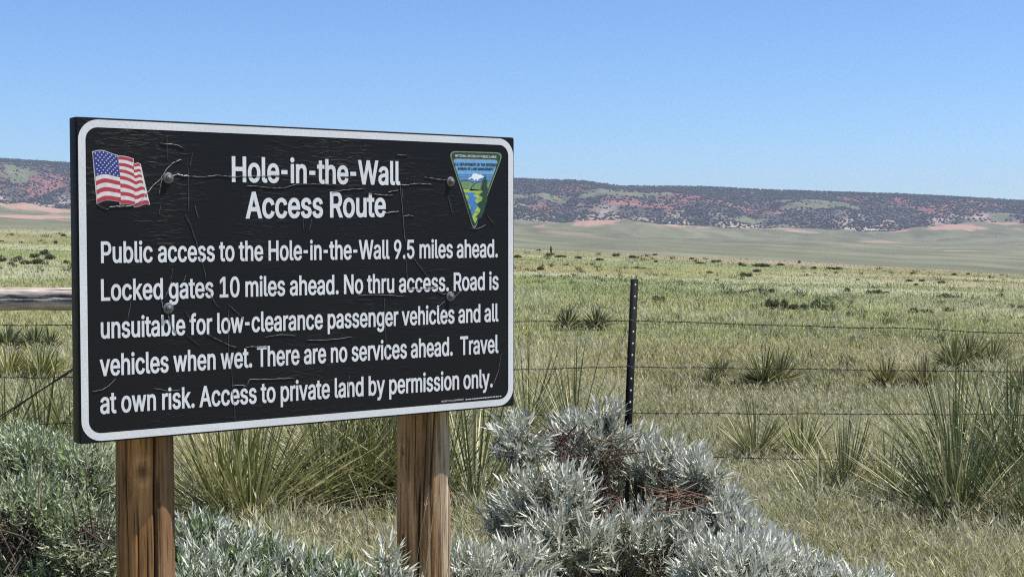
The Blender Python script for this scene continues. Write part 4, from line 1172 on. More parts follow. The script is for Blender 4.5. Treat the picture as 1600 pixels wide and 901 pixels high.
for w, ci, pts in CR:
    acc = Acc()
    P = np.array([suv(*q) for q in pts])
    s = np.linspace(0, len(P) - 1, (len(P) - 1) * 5 + 1)
    Q = np.stack([np.interp(s, np.arange(len(P)), P[:, 0]), np.interp(s, np.arange(len(P)), P[:, 1])], -1)
    Q += (rng.random(Q.shape) - .5) * .0011
    T = nrm(np.gradient(Q, axis=0)); Nn = np.stack([-T[:, 1], T[:, 0]], -1)
    k = len(Q)
    ww = w * .001 * .42 * (.15 + 1.0 * rng.random(k)) * np.clip(np.minimum(np.arange(k), np.arange(k)[::-1]) / 2 + .3, 0, 1)
    A_, B_ = Q + Nn * ww[:, None], Q - Nn * ww[:, None]
    V = np.concatenate([on_sign(A_, .0012), on_sign(Q, .0012 + .0007 + w * .0002), on_sign(B_, .0012)])
    i = np.arange(k - 1)
    acc.add(V, np.concatenate([np.stack([i, k + i, k + i + 1, i + 1], -1), np.stack([k + i, 2 * k + i, 2 * k + i + 1, k + i + 1], -1)]), np.array(cols[ci]) * rng.uniform(.7, 1.1))
    acc.build("film_crack", M_CRACK, sign)

# --- posts
M_POSTL = wood_material("brown_post_wood", (.105, .048, .021), (.33, .170, .075), (.58, .35, .175), 'Z', 1.0, .9)


def post(px0, px1, pyref, seed, grey):
    """a weathered squared log behind the board; grey = 0..1 weathering of its right side"""
    # where the sight lines of both silhouette edges meet the plane behind the board
    r = np.random.default_rng(seed)
    c = (suv(px0, pyref)[0] + suv(px1, pyref)[0]) / 2
    Yc = YL + c * UY
    half = (px1 - px0) / 2 / F * (Yc + .07) * .98
    yc = TB + .002 + half * 1.06
    # silhouette centre: solve for the local x whose projection is the middle of the pixel span
    pm = (px0 + px1) / 2
    d = ray(pm, pyref)
    nx_, ny_ = -UY, UX
    k = ((XL * nx_ + YL * ny_) + yc) / (d[0] * nx_ + d[1] * ny_)
    X, Y = d[0] * k, d[1] * k
    c = (X - XL) * UX + (Y - YL) * UY
    n, K = 180, 220
    th = np.linspace(0, 2 * np.pi, n, endpoint=False)
    zz = np.linspace(-.25, ZB + H_SIGN - .06, K)
    e = 2.7
    tw = th + R(24)                               # the logs are turned a little away from the board
    rad = half / (np.abs(np.cos(tw)) ** e + np.abs(np.sin(tw)) ** e) ** (1 / e)
    TH2, ZZ = np.meshgrid(th, zz)
    RR2 = rad[None] * (1 + .055 * (fbm(TH2 * 1.6 + seed, ZZ * 2.2, 3) - .5) * 2 + .024 * (fbm(TH2 * 9 + seed, ZZ * 3, 3) - .5) * 2)
    col = np.ones((K, n, 3))
    ang = np.degrees(TH2)
    wob = (fbm(ZZ * 3 + seed, ZZ * 0, 3) - .5) * 14
    for ca, wd, dp, z0, z1, sl in CHECKS[seed]:
        g = np.exp(-((ang + wob - ca - sl * (ZZ - 1.2)) / wd) ** 2) * sstep((ZZ - z0) / .08) * sstep((z1 - ZZ) / .08)
        RR2 = RR2 - dp * g
        col *= (1 - .85 * np.clip(g * 1.2, 0, 1))[..., None]
    # weathering: golden, brown and greyed strips with ragged edges
    rag = (fbm(TH2 * 5 + seed, ZZ * 7, 4) - .5) * 30
    for a0, a1, tint in TINTS[seed]:
        w_ = sstep((ang + rag - a0) / 9) * sstep((a1 - ang - rag) / 9) * (.65 + .35 * fbm(TH2 * 3, ZZ * 9 + seed, 3))
        col *= lerp(np.ones(3), np.array(tint), w_[..., None])
    for ka, kz, kr in KNOTS[seed]:
        dd = np.hypot((ang - ka) * math.pi / 180 * half, (ZZ - kz) * .8)
        col *= (1 - .75 * np.exp(-(dd / kr) ** 2))[..., None]
        col *= (1 + .35 * np.exp(-((dd - kr * 2) / (kr * .7)) ** 2))[..., None]
        RR2 = RR2 - .002 * np.exp(-(dd / kr) ** 2)
    X = c + RR2 * np.cos(TH2); Yl = yc + RR2 * np.sin(TH2)
    acc = Acc()
    i = np.arange(K - 1)[:, None] * n; j = np.arange(n)[None]; j2 = (j + 1) % n
    q = np.stack([i + j, i + j2, i + n + j2, i + n + j], -1).reshape(-1, 4)
    acc.add(np.stack([X, np.maximum(Yl, np.where(ZZ > ZB - .005, TB + .0012, -9)), ZZ], -1).reshape(-1, 3), [q, (K - 1) * n + np.arange(n)], col.reshape(-1, 3))
    return acc.build("wooden_post", M_POSTL, sign, smooth=True)


# long drying cracks: (angle, width, depth, z from, z to, slope); knots: (angle, z, radius). The camera looks on at about 240 degrees
CHECKS = {1: [(269, 2.4, .008, -1, 2, 8), (236, 1.3, .004, .5, 1.16, 12), (214, 1.2, .003, .2, 1.3, -10), (252, 1.0, .003, .9, 1.1, 0), (196, 1.1, .003, .6, 1.05, 5)],
          2: [(262, 1.8, .006, 1.05, 2, 60), (236, 2.4, .008, -1, 1.12, 30), (246, 1.2, .003, .95, 2, 40), (222, 1.0, .002, 1.0, 2, 10), (205, 1.0, .002, .5, 1.1, 0), (303, 1.6, .004, .2, 1.10, 0)]}
KNOTS = {1: [(276, 1.106, .0035), (322, 1.08, .006), (245, 1.17, .009)],
         2: [(192, 1.148, .006), (203, 1.078, .0035), (193, .975, .004), (304, 1.085, .006)]}
TINTS = {1: [(200, 264, (1.30, 1.22, 1.05)), (272, 350, (.70, .72, .80)), (140, 190, (.9, .85, .8))],
         2: [(268, 345, (1.25, 1.75, 2.6)), (150, 215, (1.1, 1.1, 1.15)), (236, 262, (.95, 1.15, 1.4))]}
p1 = post(181.5, 271.5, 720, 1, .25)
p1["label"] = "warm brown left post split by a long dark crack"
p2 = post(619, 703, 690, 2, .85)
p2["label"] = "right post with knots and a greyed weathered side"

# ------------------------------------------------------------------ barbed wire fence with log brace
FY = 8.6
fence = empty("barbed_wire_fence", (0, FY, 0))
tag(fence, "barbed wire fence with one black steel post and a weathered log brace rail", "fence")
M_STEEL = plain("dark_post_paint", (.007, .0075, .009), .75, noise=.5, bump=.3, nscale=90, spec=.15)
M_STUD = plain("worn_white_stud", (.62, .62, .60), .5)
M_WIRE = plain("rusty_wire", (.055, .045, .038), .6, .5, noise=.4, nscale=200)
M_RAIL = wood_material("grey_rail_wood", (.30, .24, .19), (.56, .47, .40), (.72, .63, .55), 'X', 1.0, .8)
OFF = np.array([0, FY, 0])
top = at(991.5, 436, FY) - OFF
bot = at(973.5, 850, FY) - OFF
axis = top - bot
acc = Acc()


def tpost(acc, x0, x1, y0, y1):
    V = []
    for t in (-.12, 1.0):
        c = bot + axis * t
        V += [c + (x0, y0, 0), c + (x1, y0, 0), c + (x1, y1, 0), c + (x0, y1, 0)]
    acc.add(V, np.array([(0, 3, 2, 1), (4, 5, 6, 7), (0, 1, 5, 4), (1, 2, 6, 5), (2, 3, 7, 6), (3, 0, 4, 7)]))


tpost(acc, -.0235, .0235, 0, .006)
tpost(acc, -.004, .004, .0075, .040)
sp_ = acc.build("steel_post", M_STEEL, fence)
acc = Acc()
for k in range(20):
    py = 445 + k * 18.3
    c = at(0, py, FY)[2]
    t = (c - bot[2]) / axis[2]
    if k in (3, 7, 11, 15):
        continue
    q = bot + axis * t + np.array([.006, 0, 0])
    th = np.linspace(0, 2 * np.pi, 10, endpoint=False)
    a = q + np.stack([np.cos(th) * .0064, th * 0 + .001, np.sin(th) * .0074], -1)
    b = q + np.stack([np.cos(th) * .0050, th * 0 - .006, np.sin(th) * .0060], -1)
    i = np.arange(10)
    acc = Acc()
    acc.add(np.concatenate([a, b]), [np.stack([i, (i + 1) % 10, 10 + (i + 1) % 10, 10 + i], -1), 10 + i])
    acc.build("stud", M_STUD, sp_)

WIRES = [[(-260, 509, 8.6), (0, 508.5, 8.6), (110, 507, 8.6), (470, 502, 8.6), (800, 501, 8.6), (984, 500.5, 8.58), (1200, 507.5, 8.4), (1400, 513, 8.2), (1600, 520, 8.0), (1900, 528, 7.8)],
         [(-260, 590, 8.6), (0, 589, 8.6), (60, 590, 8.6), (110, 588, 8.6), (470, 578, 8.6), (800, 577, 8.6), (982, 572.5, 8.58), (1200, 576, 8.4), (1400, 578, 8.2), (1600, 580, 8.0), (1900, 583, 7.8)],
         [(-260, 668, 8.6), (110, 662, 8.6), (470, 652, 8.6), (800, 650, 8.6), (980, 644.5, 8.58), (1200, 646, 8.4), (1400, 646.5, 8.2), (1600, 648, 8.0), (1900, 650, 7.8)],
         [(-260, 745, 8.6), (470, 724, 8.6), (978, 713, 8.58), (1400, 718, 8.2), (1900, 722, 7.8)]]
for w in WIRES:
    K = np.array([at(*q) - OFF for q in w])
    s = np.linspace(0, len(K) - 1, (len(K) - 1) * 40 + 1)
    P = np.stack([np.interp(s, np.arange(len(K)), K[:, i]) for i in range(3)], -1)
    # sag and slight kinks
    P[:, 2] += .006 * (fbm(s * 3, s * 0 + w[0][1], 3) - .5) * 2
    acc = Acc()
    for ph in (0, math.pi):                       # two strands twisted together
        L = np.concatenate([[0], np.cumsum(np.linalg.norm(np.diff(P, axis=0), axis=1))])
        m = int(L[-1] / .012)
        li = np.linspace(0, L[-1], m)
        Q = np.stack([np.interp(li, L, P[:, i]) for i in range(3)], -1)
        Q[:, 1] += .0016 * np.cos(li * 70 + ph); Q[:, 2] += .0016 * np.sin(li * 70 + ph)
        tube(acc, Q, .0017, 4, cap=False)
    for lb in np.arange(.05, L[-1], .125):
        c = np.array([np.interp(lb, L, P[:, i]) for i in range(3)])
        for k in range(2):
            a = rng.uniform(0, math.pi)
            d = np.array([rng.uniform(-.4, .4), math.cos(a), math.sin(a)]) * .014
            tube(acc, [c - d, c - d * .3 + (.003, 0, 0), c + d * .3, c + d], .0015, 4)
    acc.build("barbed_wire", M_WIRE, fence)
for py in (500.5, 572.5):                         # tie wires round the post and a loose end hanging beside it
    z = at(0, py, FY)[2]; c = bot + axis * ((z - bot[2]) / axis[2])
    th = np.linspace(-.5, 2 * math.pi - .2, 22)
    acc = Acc()
    tube(acc, c + np.stack([np.cos(th) * .030, .012 + np.sin(th) * .030, .008 * np.sin(th * 2)], -1), .0016, 5)
    acc.build("tie_wire", M_ZINC, sp_)
c = at(979, 503, FY - .02) - OFF
acc = Acc()
tube(acc, [c, at(977, 520, FY - .03) - OFF, at(973, 530, FY - .03) - OFF, at(971.5, 534, FY - .03) - OFF, at(973.5, 537, FY - .03) - OFF], .0018, 5)
acc.build("loose_wire", M_WIRE, sp_)

# log brace: rail, its two posts (one behind the sign, one past the left edge) and the diagonal brace wire
acc = Acc()
ra_, rb_ = at(-215, 468, FY - .05) - OFF, at(205, 466, FY - .05) - OFF
xs = np.linspace(0, 1, 60)
P = ra_ + (rb_ - ra_) * xs[:, None]
n = 40
th = np.linspace(0, 2 * np.pi, n, endpoint=False)
T_, X_ = np.meshgrid(th, xs)
rr_ = .073 * (1 - .06 * X_) * (1 + .05 * (fbm(T_ * 1.5, X_ * 8, 3) - .5) * 2)
colr = np.ones((60, n, 3))
for ca, wd, dp, ph in ((172, 6, .012, 0), (150, 4, .005, 3), (190, 4, .005, 5), (120, 3, .004, 8)):
    g = np.exp(-((np.degrees(T_) + (fbm(X_ * 6 + ph, X_ * 0, 3) - .5) * 40 - ca) / wd) ** 2)
    rr_ = rr_ - dp * g; colr *= (1 - .8 * g)[..., None]
V = P[:, None] + np.stack([0 * T_, rr_ * np.cos(T_), rr_ * np.sin(T_)], -1)
i = np.arange(59)[:, None] * n; j = np.arange(n)[None]; j2 = (j + 1) % n
acc.add(V.reshape(-1, 3), [np.stack([i + j, i + n + j, i + n + j2, i + j2], -1).reshape(-1, 4), np.arange(n), (59 * n + np.arange(n))[::-1]], colr.reshape(-1, 3))
acc.build("brace_rail", M_RAIL, fence, smooth=True)
for px in (225, -240):
    acc = Acc()
    b = at(px, 468, FY - .05) - OFF
    tube(acc, [(b[0], b[1], z) for z in np.linspace(-.2, 1.50, 14)], .078, 20, (.8, .8, .8), jitter=.03)
    acc.build("brace_post", M_RAIL, fence, smooth=True)
acc = Acc()
tube(acc, [at(q, r, FY - .12) - OFF for q, r in ((-230, 790), (0, 650), (40, 625), (75, 602), (112, 577), (210, 516))], .0055, 6)
tube(acc, [at(q, r, FY - .10) - OFF for q, r in ((-230, 797), (0, 655), (60, 612), (112, 580), (210, 518))], .0035, 6)
acc.build("brace_wire", M_WIRE, fence)


# ------------------------------------------------------------------ plants
def unit(n, zmin=-1.0):
    z = rng.uniform(zmin, 1, n); a = rng.uniform(0, 2 * np.pi, n)
    r = np.sqrt(1 - z * z)
    return np.stack([r * np.cos(a), r * np.sin(a), z], -1)


def perp(d):
    return nrm(np.cross(d, rng.normal(size=d.shape)))


YPROF = (.75, 1, .95, .72, .12)


def yucca_mesh(acc, dead, L, nb, spread=1.0, tint=(0, 0, 0), wide=.0105, c0=np.zeros(3), bright=.18):
    """one rosette of stiff narrow leaves; dead collects the straw coloured lower leaves"""
    z = rng.uniform(math.cos(R(88 * spread)), 1, nb) ** 1.0
    a = rng.uniform(0, 2 * np.pi, nb)
    r = np.sqrt(np.maximum(1 - z * z, 0))
    d = np.stack([r * np.cos(a), r * np.sin(a), z], -1)
    base = c0 + np.stack([r * np.cos(a), r * np.sin(a), z], -1) * .045 * (L / .6)
    base[:, 2] += .02
    ln = L * rng.uniform(.62, 1.08, nb) * (1 - .12 * r)
    horiz = np.stack([-np.sin(a), np.cos(a), 0 * a], -1)
    side = nrm(horiz + d * 0 + .25 * rng.normal(size=d.shape) * np.array([1, 1, 1]))
    side = nrm(side - d * np.sum(side * d, -1, keepdims=True))
    bend = rng.normal(size=d.shape) * ln[:, None] * .035 + np.array([0, 0, -1.]) * (ln * r * rng.uniform(.0, .16, nb))[:, None]
    k = rng.random((nb, 1))
    c = lerp(np.array([.055, .085, .032]), np.array([.225, .26, .115]), k) + np.array(tint)
    pale = rng.random((nb, 1)) < bright
    c = np.where(pale, np.array([.43, .445, .255]) * rng.uniform(.7, 1.1, (nb, 1)), c)
    tip = c * np.array([1.15, .95, .75])
    blades(acc, base, d, side, ln, wide * rng.uniform(.75, 1.15, nb), bend, YPROF, c, tipcol=tip, fold=.34)
    nd = int(nb * .22)
    a = rng.uniform(0, 2 * np.pi, nd); z = rng.uniform(-.15, .5, nd)
    r = np.sqrt(1 - z * z)
    d = np.stack([r * np.cos(a), r * np.sin(a), z], -1)
    ln = L * rng.uniform(.4, .85, nd)
    b = c0 + d * .04 + np.array([0, 0, .03])
    c = lerp(np.array([.22, .17, .10]), np.array([.46, .39, .25]), rng.random((nd, 1)))
    blades(dead, b, d, perp(d), ln, wide * .8, rng.normal(size=d.shape) * .05 + np.array([0, 0, -.22]) * ln[:, None], YPROF, c, fold=.1)


def fibres(dead, c0, L, n):
    """straw at the foot of a rosette"""
    p = c0 + rng.normal(size=(n, 3)) * np.array([.22, .22, .0]) * L * 1.1
    d = nrm(np.stack([rng.normal(size=n), rng.normal(size=n), rng.uniform(.2, 1.5, n)], -1))
    c = lerp(np.array([.16, .12, .06]), np.array([.44, .38, .22]), rng.random((n, 1)))
    blades(dead, p, d, perp(d), rng.uniform(.12, .4, n) * L, .004, rng.normal(size=d.shape) * .05, (1, .9, .6, .1), c)


def yucca(loc, L, nb, label, spread=1.0, group="yucca plants", heads=((0, 0),), tint=(0, 0, 0), wide=.0105, bright=.18):
    root = empty("yucca", loc)
    tag(root, label, "yucca", group)
    acc, dead = Acc(), Acc()
    for hx, hy in heads:
        c0 = np.array([hx, hy, float(terrain(loc[0] + hx, loc[1] + hy)) - loc[2]])
        yucca_mesh(acc, dead, L * rng.uniform(.92, 1.05), nb, spread, tint, wide, c0, bright)
        fibres(dead, c0, L, int(nb * .8))
    acc.build("leaves", M_LEAF, root)
    dead.build("dead_leaves", M_GRASS, root)
    return root


def gp(px, Y):
    x = SX(px) * Y
    return (x, Y, float(terrain(x, Y)))


yucca(gp(388, 7.3), .98, 300, "big fanned yucca filling the gap right of the left sign post", heads=((0, 0), (-.16, .12)), tint=(.03, .035, 0), wide=.0105, bright=.42)
yucca(gp(512, 7.7), 1.0, 280, "dark green yucca under the sign between both posts, leaning right", heads=((0, 0), (.22, .25)), wide=.0098, tint=(.0, .01, 0), bright=.28)
yucca(gp(612, 8.1), .9, 120, "narrow upright yucca against the left side of the right post", spread=.6, tint=(.03, .02, 0))
yucca(gp(742, 7.7), .98, 150, "yucca rising just right of the right sign post beside the silver bush", heads=((0, 0), (-.2, .2)), spread=.9)
yucca(gp(824, 10.8), .98, 130, "tall sparse yucca showing above the bush at the sign's right edge", spread=.95)
yucca(gp(900, 9.9), .85, 80, "yucca with spikes poking up behind the silver bush left of the steel post", spread=.65)
yucca(gp(1182, 9.6), .50, 150, "left half of the pair of short yuccas right of the silver bush", tint=(.03, .02, 0))
yucca(gp(1256, 9.5), .50, 150, "right half of the pair of short yuccas right of the silver bush", tint=(.02, .02, 0))
yucca(gp(1492, 7.35), .72, 300, "largest yucca, wide dark rosette in the lower right field", heads=((0, 0), (.1, .14)), wide=.009, tint=(-.02, -.01, 0))
yucca(gp(1392, 8.0), .62, 190, "pale smaller yucca touching the left of the largest rosette", tint=(.03, .03, .02), bright=.35, heads=((0, 0), (-.22, .15)), wide=.009)
yucca(gp(1580, 8.2), .98, 240, "yucca cut by the right edge of the picture behind the largest rosette", heads=((0, 0), (.22, -.3), (-.2, .35)), tint=(-.01, 0, 0))
yucca(gp(1285, 7.7), .46, 70, "small sparse yucca low beside the silver mound's right slope", spread=.8, tint=(-.02, -.01, 0))
yucca(gp(62, 9.6), .85, 90, "loose yucca with long dark spikes left of the sign's lower corner", spread=.75, heads=((0, 0), (.17, .1), (-.3, .1)), tint=(0, .01, 0))
yucca(gp(1548, 8.7), .62, 170, "yucca filling the gap between the largest rosette and the right edge one", heads=((0, 0), (.2, .1)), wide=.009, bright=.25)
yucca(gp(1608, 7.1), .60, 170, "yucca low in the right bottom edge, half outside the picture", heads=((0, 0), (.12, .1)), wide=.009)
yucca(gp(566, 8.4), .95, 200, "upright green yucca between the leaning yucca and the right post", spread=.7, wide=.010, bright=.3)
# farther rosettes, all different
for px, py, h, lab, hd in ((1192, 606, 52, "mid field yucca just below the second wire right of the steel post", ((0, 0), (.18, .1))),
                           (1412, 612, 46, "brownish yucca crossed by the second wire in the right field", ((-.18, 0), (.22, .1))),
                           (1518, 578, 52, "round double yucca with a dark base far right above the second wire", ((-.2, 0), (.27, .1), (.05, .25))),
                           (1600, 622, 46, "yucca half cut by the right edge above the third wire", ((0, 0), (.2, .1))),
                           (905, 516, 30, "low dark yucca clump left of the steel post at the top wire", ((-.2, 0), (.3, .1))),
                           (42, 596, 50, "bright yellow green yucca under the log rail left of the sign", ((-.2, 0), (.12, .1))),
                           (12, 545, 34, "dark yucca below the log rail at the left edge", ((0, 0), (.3, .2))),
                           (78, 548, 28, "small yucca below the log rail nearest the sign", ((0, 0),)),
                           (1125, 592, 26, "faint low yucca left of the mid field rosette", ((0, 0),)),
                           (1110, 606, 24, "faintest short yucca between the steel post and the mid field rosette", ((0, 0),))):
    p = ground_hit(px, py)
    L = h / F * p[1] * 1.25
    t = {905: (-.05, -.06, -.02), 42: (.06, .05, -.01), 12: (-.03, -.03, 0), 1412: (.02, -.015, -.01), 1518: (.01, .01, 0)}.get(px, (0, 0, 0))
    yucca(tuple(p), L, 170, lab, heads=hd, tint=t, wide=.0008 * p[1] + .004, spread=.95)


# --- sagebrush
def sage(name, label, lobes, base, nshoot, leaf=.031, leafw=.0054, nleaf=16, shoot=.105, c_lo=(.30, .325, .235), c_hi=(.82, .80, .70), nin=500, brown=(), group=None, cat="sagebrush", ntwig=60, green=None):
    root = empty(name, base)
    tag(root, label, cat, group)
    base = np.array(base)
    C = np.array([l[0] for l in lobes]) - base; RA = np.array([l[1] for l in lobes])
    ar = (RA[:, 0] * RA[:, 2]) ** .9
    m = nshoot * 4
    k = rng.choice(len(lobes), m, p=ar / ar.sum())
    u = unit(m, -.45)
    P = C[k] + RA[k] * u * rng.uniform(.82, 1.06, (m, 1))
    ok = np.ones(m, bool)
    for i in range(len(lobes)):
        e = np.sum(((P - C[i]) / (RA[i] * .86)) ** 2, -1) < 1
        ok &= ~(e & (k != i))
    for bx in brown:                               # leafless hollows
        e = np.sum(((P - (np.array(bx[0]) - base)) / np.array(bx[1])) ** 2, -1) < 1
        ok &= ~e
    idx = np.where(ok)[0][:nshoot]
    P, u, k = P[idx], u[idx], k[idx]
    n = len(P)
    ax = nrm(nrm(u / RA[k]) * .55 + np.array([0, 0, .55]) + rng.normal(size=(n, 3)) * .34)
    sl = shoot * rng.uniform(.6, 1.25, n)
    s0 = P - ax * sl[:, None] * .5
    acc = Acc()
    tt = (np.arange(nleaf) + .3) / nleaf
    ga = 2.4 * np.arange(nleaf)
    a1 = perp(ax); a2 = np.cross(ax, a1)
    ph = rng.uniform(0, 6.28, n)[:, None] + ga[None] + rng.normal(size=(n, nleaf)) * .3
    radial = a1[:, None] * np.cos(ph)[..., None] + a2[:, None] * np.sin(ph)[..., None]
    tilt = R(72) - tt * R(50)
    tilt = tilt[None] + rng.normal(size=(n, nleaf)) * .2
    d = ax[:, None] * np.cos(tilt)[..., None] + radial * np.sin(tilt)[..., None]
    b = s0[:, None] + ax[:, None] * (sl[:, None] * tt[None])[..., None]
    # leaves face up the shoot: side vector square to the shoot
    side = nrm(np.cross(radial, ax[:, None]) + .35 * rng.normal(size=d.shape))
    ln = leaf * rng.uniform(.65, 1.2, (n, nleaf)) * (1 - .25 * tt[None])
    hue = rng.random((n, 1, 1)) * .6 + rng.random((n, nleaf, 1)) * .4
    c = lerp(np.array(c_lo), np.array(c_hi), hue)
    if green is not None:
        c = np.where(rng.random((n, 1, 1)) < green[1], np.array(green[0]) * rng.uniform(.7, 1.3, (n, 1, 1)), c)
    c = lerp(np.array([.135, .165, .095]), c, np.clip(.15 + 1.25 * tt[None, :, None] + .35 * rng.normal(size=(n, nleaf, 1)), 0, 1))   # low leaves greener and darkened to paint in self-shade, tips silvery
    old = (tt[None, :, None] < .2) & (rng.random((n, nleaf, 1)) < .35)
    c = np.where(old, np.array([.24, .20, .14]), c)
    bend = (radial * -.0 + ax[:, None]) * (ln * rng.uniform(.0, .65, (n, nleaf)))[..., None]
    f = lambda q: q.reshape(-1, q.shape[-1])
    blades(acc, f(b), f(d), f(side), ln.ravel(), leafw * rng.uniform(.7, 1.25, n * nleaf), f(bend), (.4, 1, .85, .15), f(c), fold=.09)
    # older leaves further in, coloured darker to paint the bush's inner shade
    kk = rng.choice(len(lobes), nin, p=ar / ar.sum())
    Pi = C[kk] + RA[kk] * unit(nin) * rng.uniform(.25, .85, (nin, 1))
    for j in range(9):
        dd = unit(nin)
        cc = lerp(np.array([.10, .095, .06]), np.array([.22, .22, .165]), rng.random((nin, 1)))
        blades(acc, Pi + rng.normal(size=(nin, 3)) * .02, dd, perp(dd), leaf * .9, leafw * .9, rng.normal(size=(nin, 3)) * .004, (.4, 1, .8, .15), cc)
    acc.build("foliage", M_SAGE, root)
    # woody stems: from the root to the lobes, twigs to the shoots
    st = Acc()
    z0 = float(terrain(base[0], base[1])) - base[2] - .05
    hubs = []
    for i in range(len(lobes)):
        for q in range(3):
            e = C[i] + RA[i] * rng.normal(size=3) * .25
            r0 = np.array([rng.normal() * .06, rng.normal() * .06, z0])
            mid = lerp(r0, e, .5) + np.array([rng.normal() * .05, rng.normal() * .05, -.05])
            t = np.linspace(0, 1, 9)[:, None]
            Q = (1 - t) ** 2 * r0 + 2 * t * (1 - t) * mid + t * t * e + rng.normal(size=(9, 3)) * .008
            tube(st, Q, np.linspace(.016, .006, 9), 6, np.array([.105, .075, .06]) * rng.uniform(.7, 1.4), jitter=.25)
            hubs.append(Q[5:])
    H = np.concatenate(hubs)
    pick = rng.choice(n, min(n, ntwig * 6), replace=False)
    D2 = ((s0[pick][:, None] - H[None]) ** 2).sum(-1)
    for i, q in zip(pick, D2.argmin(1)):
        a, b_ = H[q], s0[i]
        mid = lerp(a, b_, .6) - np.array([0, 0, .02]) + rng.normal(size=3) * .012
        tube(st, [a, mid, b_, b_ + ax[i] * sl[i] * .6], [.0035, .003, .0022, .001], 4, np.array([.17, .13, .10]) * rng.uniform(.6, 1.3), cap=False)
    for bx in brown:                               # bare reddish twigs showing in the hollows
        bc, br = np.array(bx[0]) - base, np.array(bx[1])
        for q in range(bx[2]):
            a = bc + br * unit(1)[0] * rng.uniform(.2, 1.0)
            dv = nrm(np.array([rng.normal(), rng.normal() * .5, rng.normal() * bx[3]])) * rng.uniform(.04, .11)
            tube(st, [a - dv, a + rng.normal(size=3) * .012, a + dv * .7 + rng.normal(size=3) * .012, a + dv + rng.normal(size=3) * .02], [.0020, .0018, .0014, .0008], 4, np.array(bx[4]) * rng.uniform(.5, 1.5), cap=False)
    st.build("stems", M_STEM, root)
    return root


def lobe(px, py, Y, rx, ry, rd=None):
    c = at(px, py, Y)
    k = Y / F
    return (c, np.array([rx * k, (rd or (rx + ry) / 2) * k, ry * k]))


RED_TWIG = (.19, .12, .085); DARK_TWIG = (.10, .06, .05)
A = [lobe(812, 706, 3.9, 34, 36), lobe(925, 700, 4.05, 50, 40), lobe(880, 690, 4.15, 26, 26), lobe(945, 668, 4.1, 20, 22), lobe(985, 712, 4.1, 30, 30), lobe(1040, 736, 4.0, 48, 34), lobe(1094, 760, 3.9, 30, 36), lobe(860, 800, 3.75, 70, 52), lobe(895, 855, 3.6, 64, 40),
     lobe(1010, 860, 3.75, 84, 50), lobe(800, 828, 3.95, 36, 40), lobe(1085, 868, 3.8, 56, 54), lobe(960, 775, 4.3, 96, 66), lobe(900, 905, 3.9, 130, 56), lobe(1040, 965, 3.9, 140, 80), lobe(860, 1000, 3.9, 140, 80)]
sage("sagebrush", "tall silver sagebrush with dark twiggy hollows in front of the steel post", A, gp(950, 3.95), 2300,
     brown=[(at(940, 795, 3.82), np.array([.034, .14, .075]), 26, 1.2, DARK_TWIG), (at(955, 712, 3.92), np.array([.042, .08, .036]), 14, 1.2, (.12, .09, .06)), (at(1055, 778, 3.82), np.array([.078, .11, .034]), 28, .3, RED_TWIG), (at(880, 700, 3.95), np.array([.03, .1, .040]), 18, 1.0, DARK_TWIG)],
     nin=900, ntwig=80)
B = [lobe(1160, 848, 3.75, 26, 28), lobe(1203, 892, 3.6, 40, 32), lobe(1262, 926, 3.5, 48, 34), lobe(1342, 938, 3.45, 38, 24), lobe(1150, 920, 3.5, 80, 60), lobe(1240, 980, 3.5, 120, 54), lobe(1133, 806, 3.85, 20, 24)]
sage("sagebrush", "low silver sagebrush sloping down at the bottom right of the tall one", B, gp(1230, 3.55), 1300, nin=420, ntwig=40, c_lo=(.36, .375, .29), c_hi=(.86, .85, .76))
Cc = [lobe(318, 868, 3.35, 46, 38), lobe(385, 890, 3.3, 64, 32), lobe(460, 912, 3.25, 60, 28), lobe(530, 940, 3.2, 50, 28), lobe(340, 950, 3.2, 110, 70), lobe(292, 838, 3.4, 16, 18), lobe(480, 990, 3.25, 130, 60)]
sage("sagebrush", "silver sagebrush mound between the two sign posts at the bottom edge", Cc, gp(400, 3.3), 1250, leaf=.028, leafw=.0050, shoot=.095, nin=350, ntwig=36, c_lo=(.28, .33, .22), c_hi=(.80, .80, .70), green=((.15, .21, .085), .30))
Ff = [lobe(735, 915, 3.3, 46, 34), lobe(810, 900, 3.4, 34, 34), lobe(780, 960, 3.3, 90, 40)]
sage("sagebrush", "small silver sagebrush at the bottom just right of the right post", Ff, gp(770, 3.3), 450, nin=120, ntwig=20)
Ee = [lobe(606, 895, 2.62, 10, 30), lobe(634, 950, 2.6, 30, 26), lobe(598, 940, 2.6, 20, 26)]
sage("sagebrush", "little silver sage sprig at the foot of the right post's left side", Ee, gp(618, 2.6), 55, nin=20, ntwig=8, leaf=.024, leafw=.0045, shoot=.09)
Dd = [lobe(55, 745, 3.5, 62, 58), lobe(125, 765, 3.45, 52, 56), lobe(10, 730, 3.6, 54, 50), lobe(45, 835, 3.3, 90, 70), lobe(140, 860, 3.25, 60, 60), lobe(-40, 800, 3.5, 60, 90), lobe(90, 930, 3.3, 130, 60), lobe(172, 770, 3.5, 20, 40)]
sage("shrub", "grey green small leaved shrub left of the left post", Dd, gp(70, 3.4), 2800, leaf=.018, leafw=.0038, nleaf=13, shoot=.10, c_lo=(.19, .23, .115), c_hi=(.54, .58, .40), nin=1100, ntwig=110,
     brown=[(at(35, 850, 3.2), np.array([.07, .1, .05]), 8, .8, (.09, .065, .055)), (at(150, 830, 3.2), np.array([.04, .08, .05]), 5, .8, (.09, .06, .05))], green=((.20, .27, .09), .22), cat="shrub")

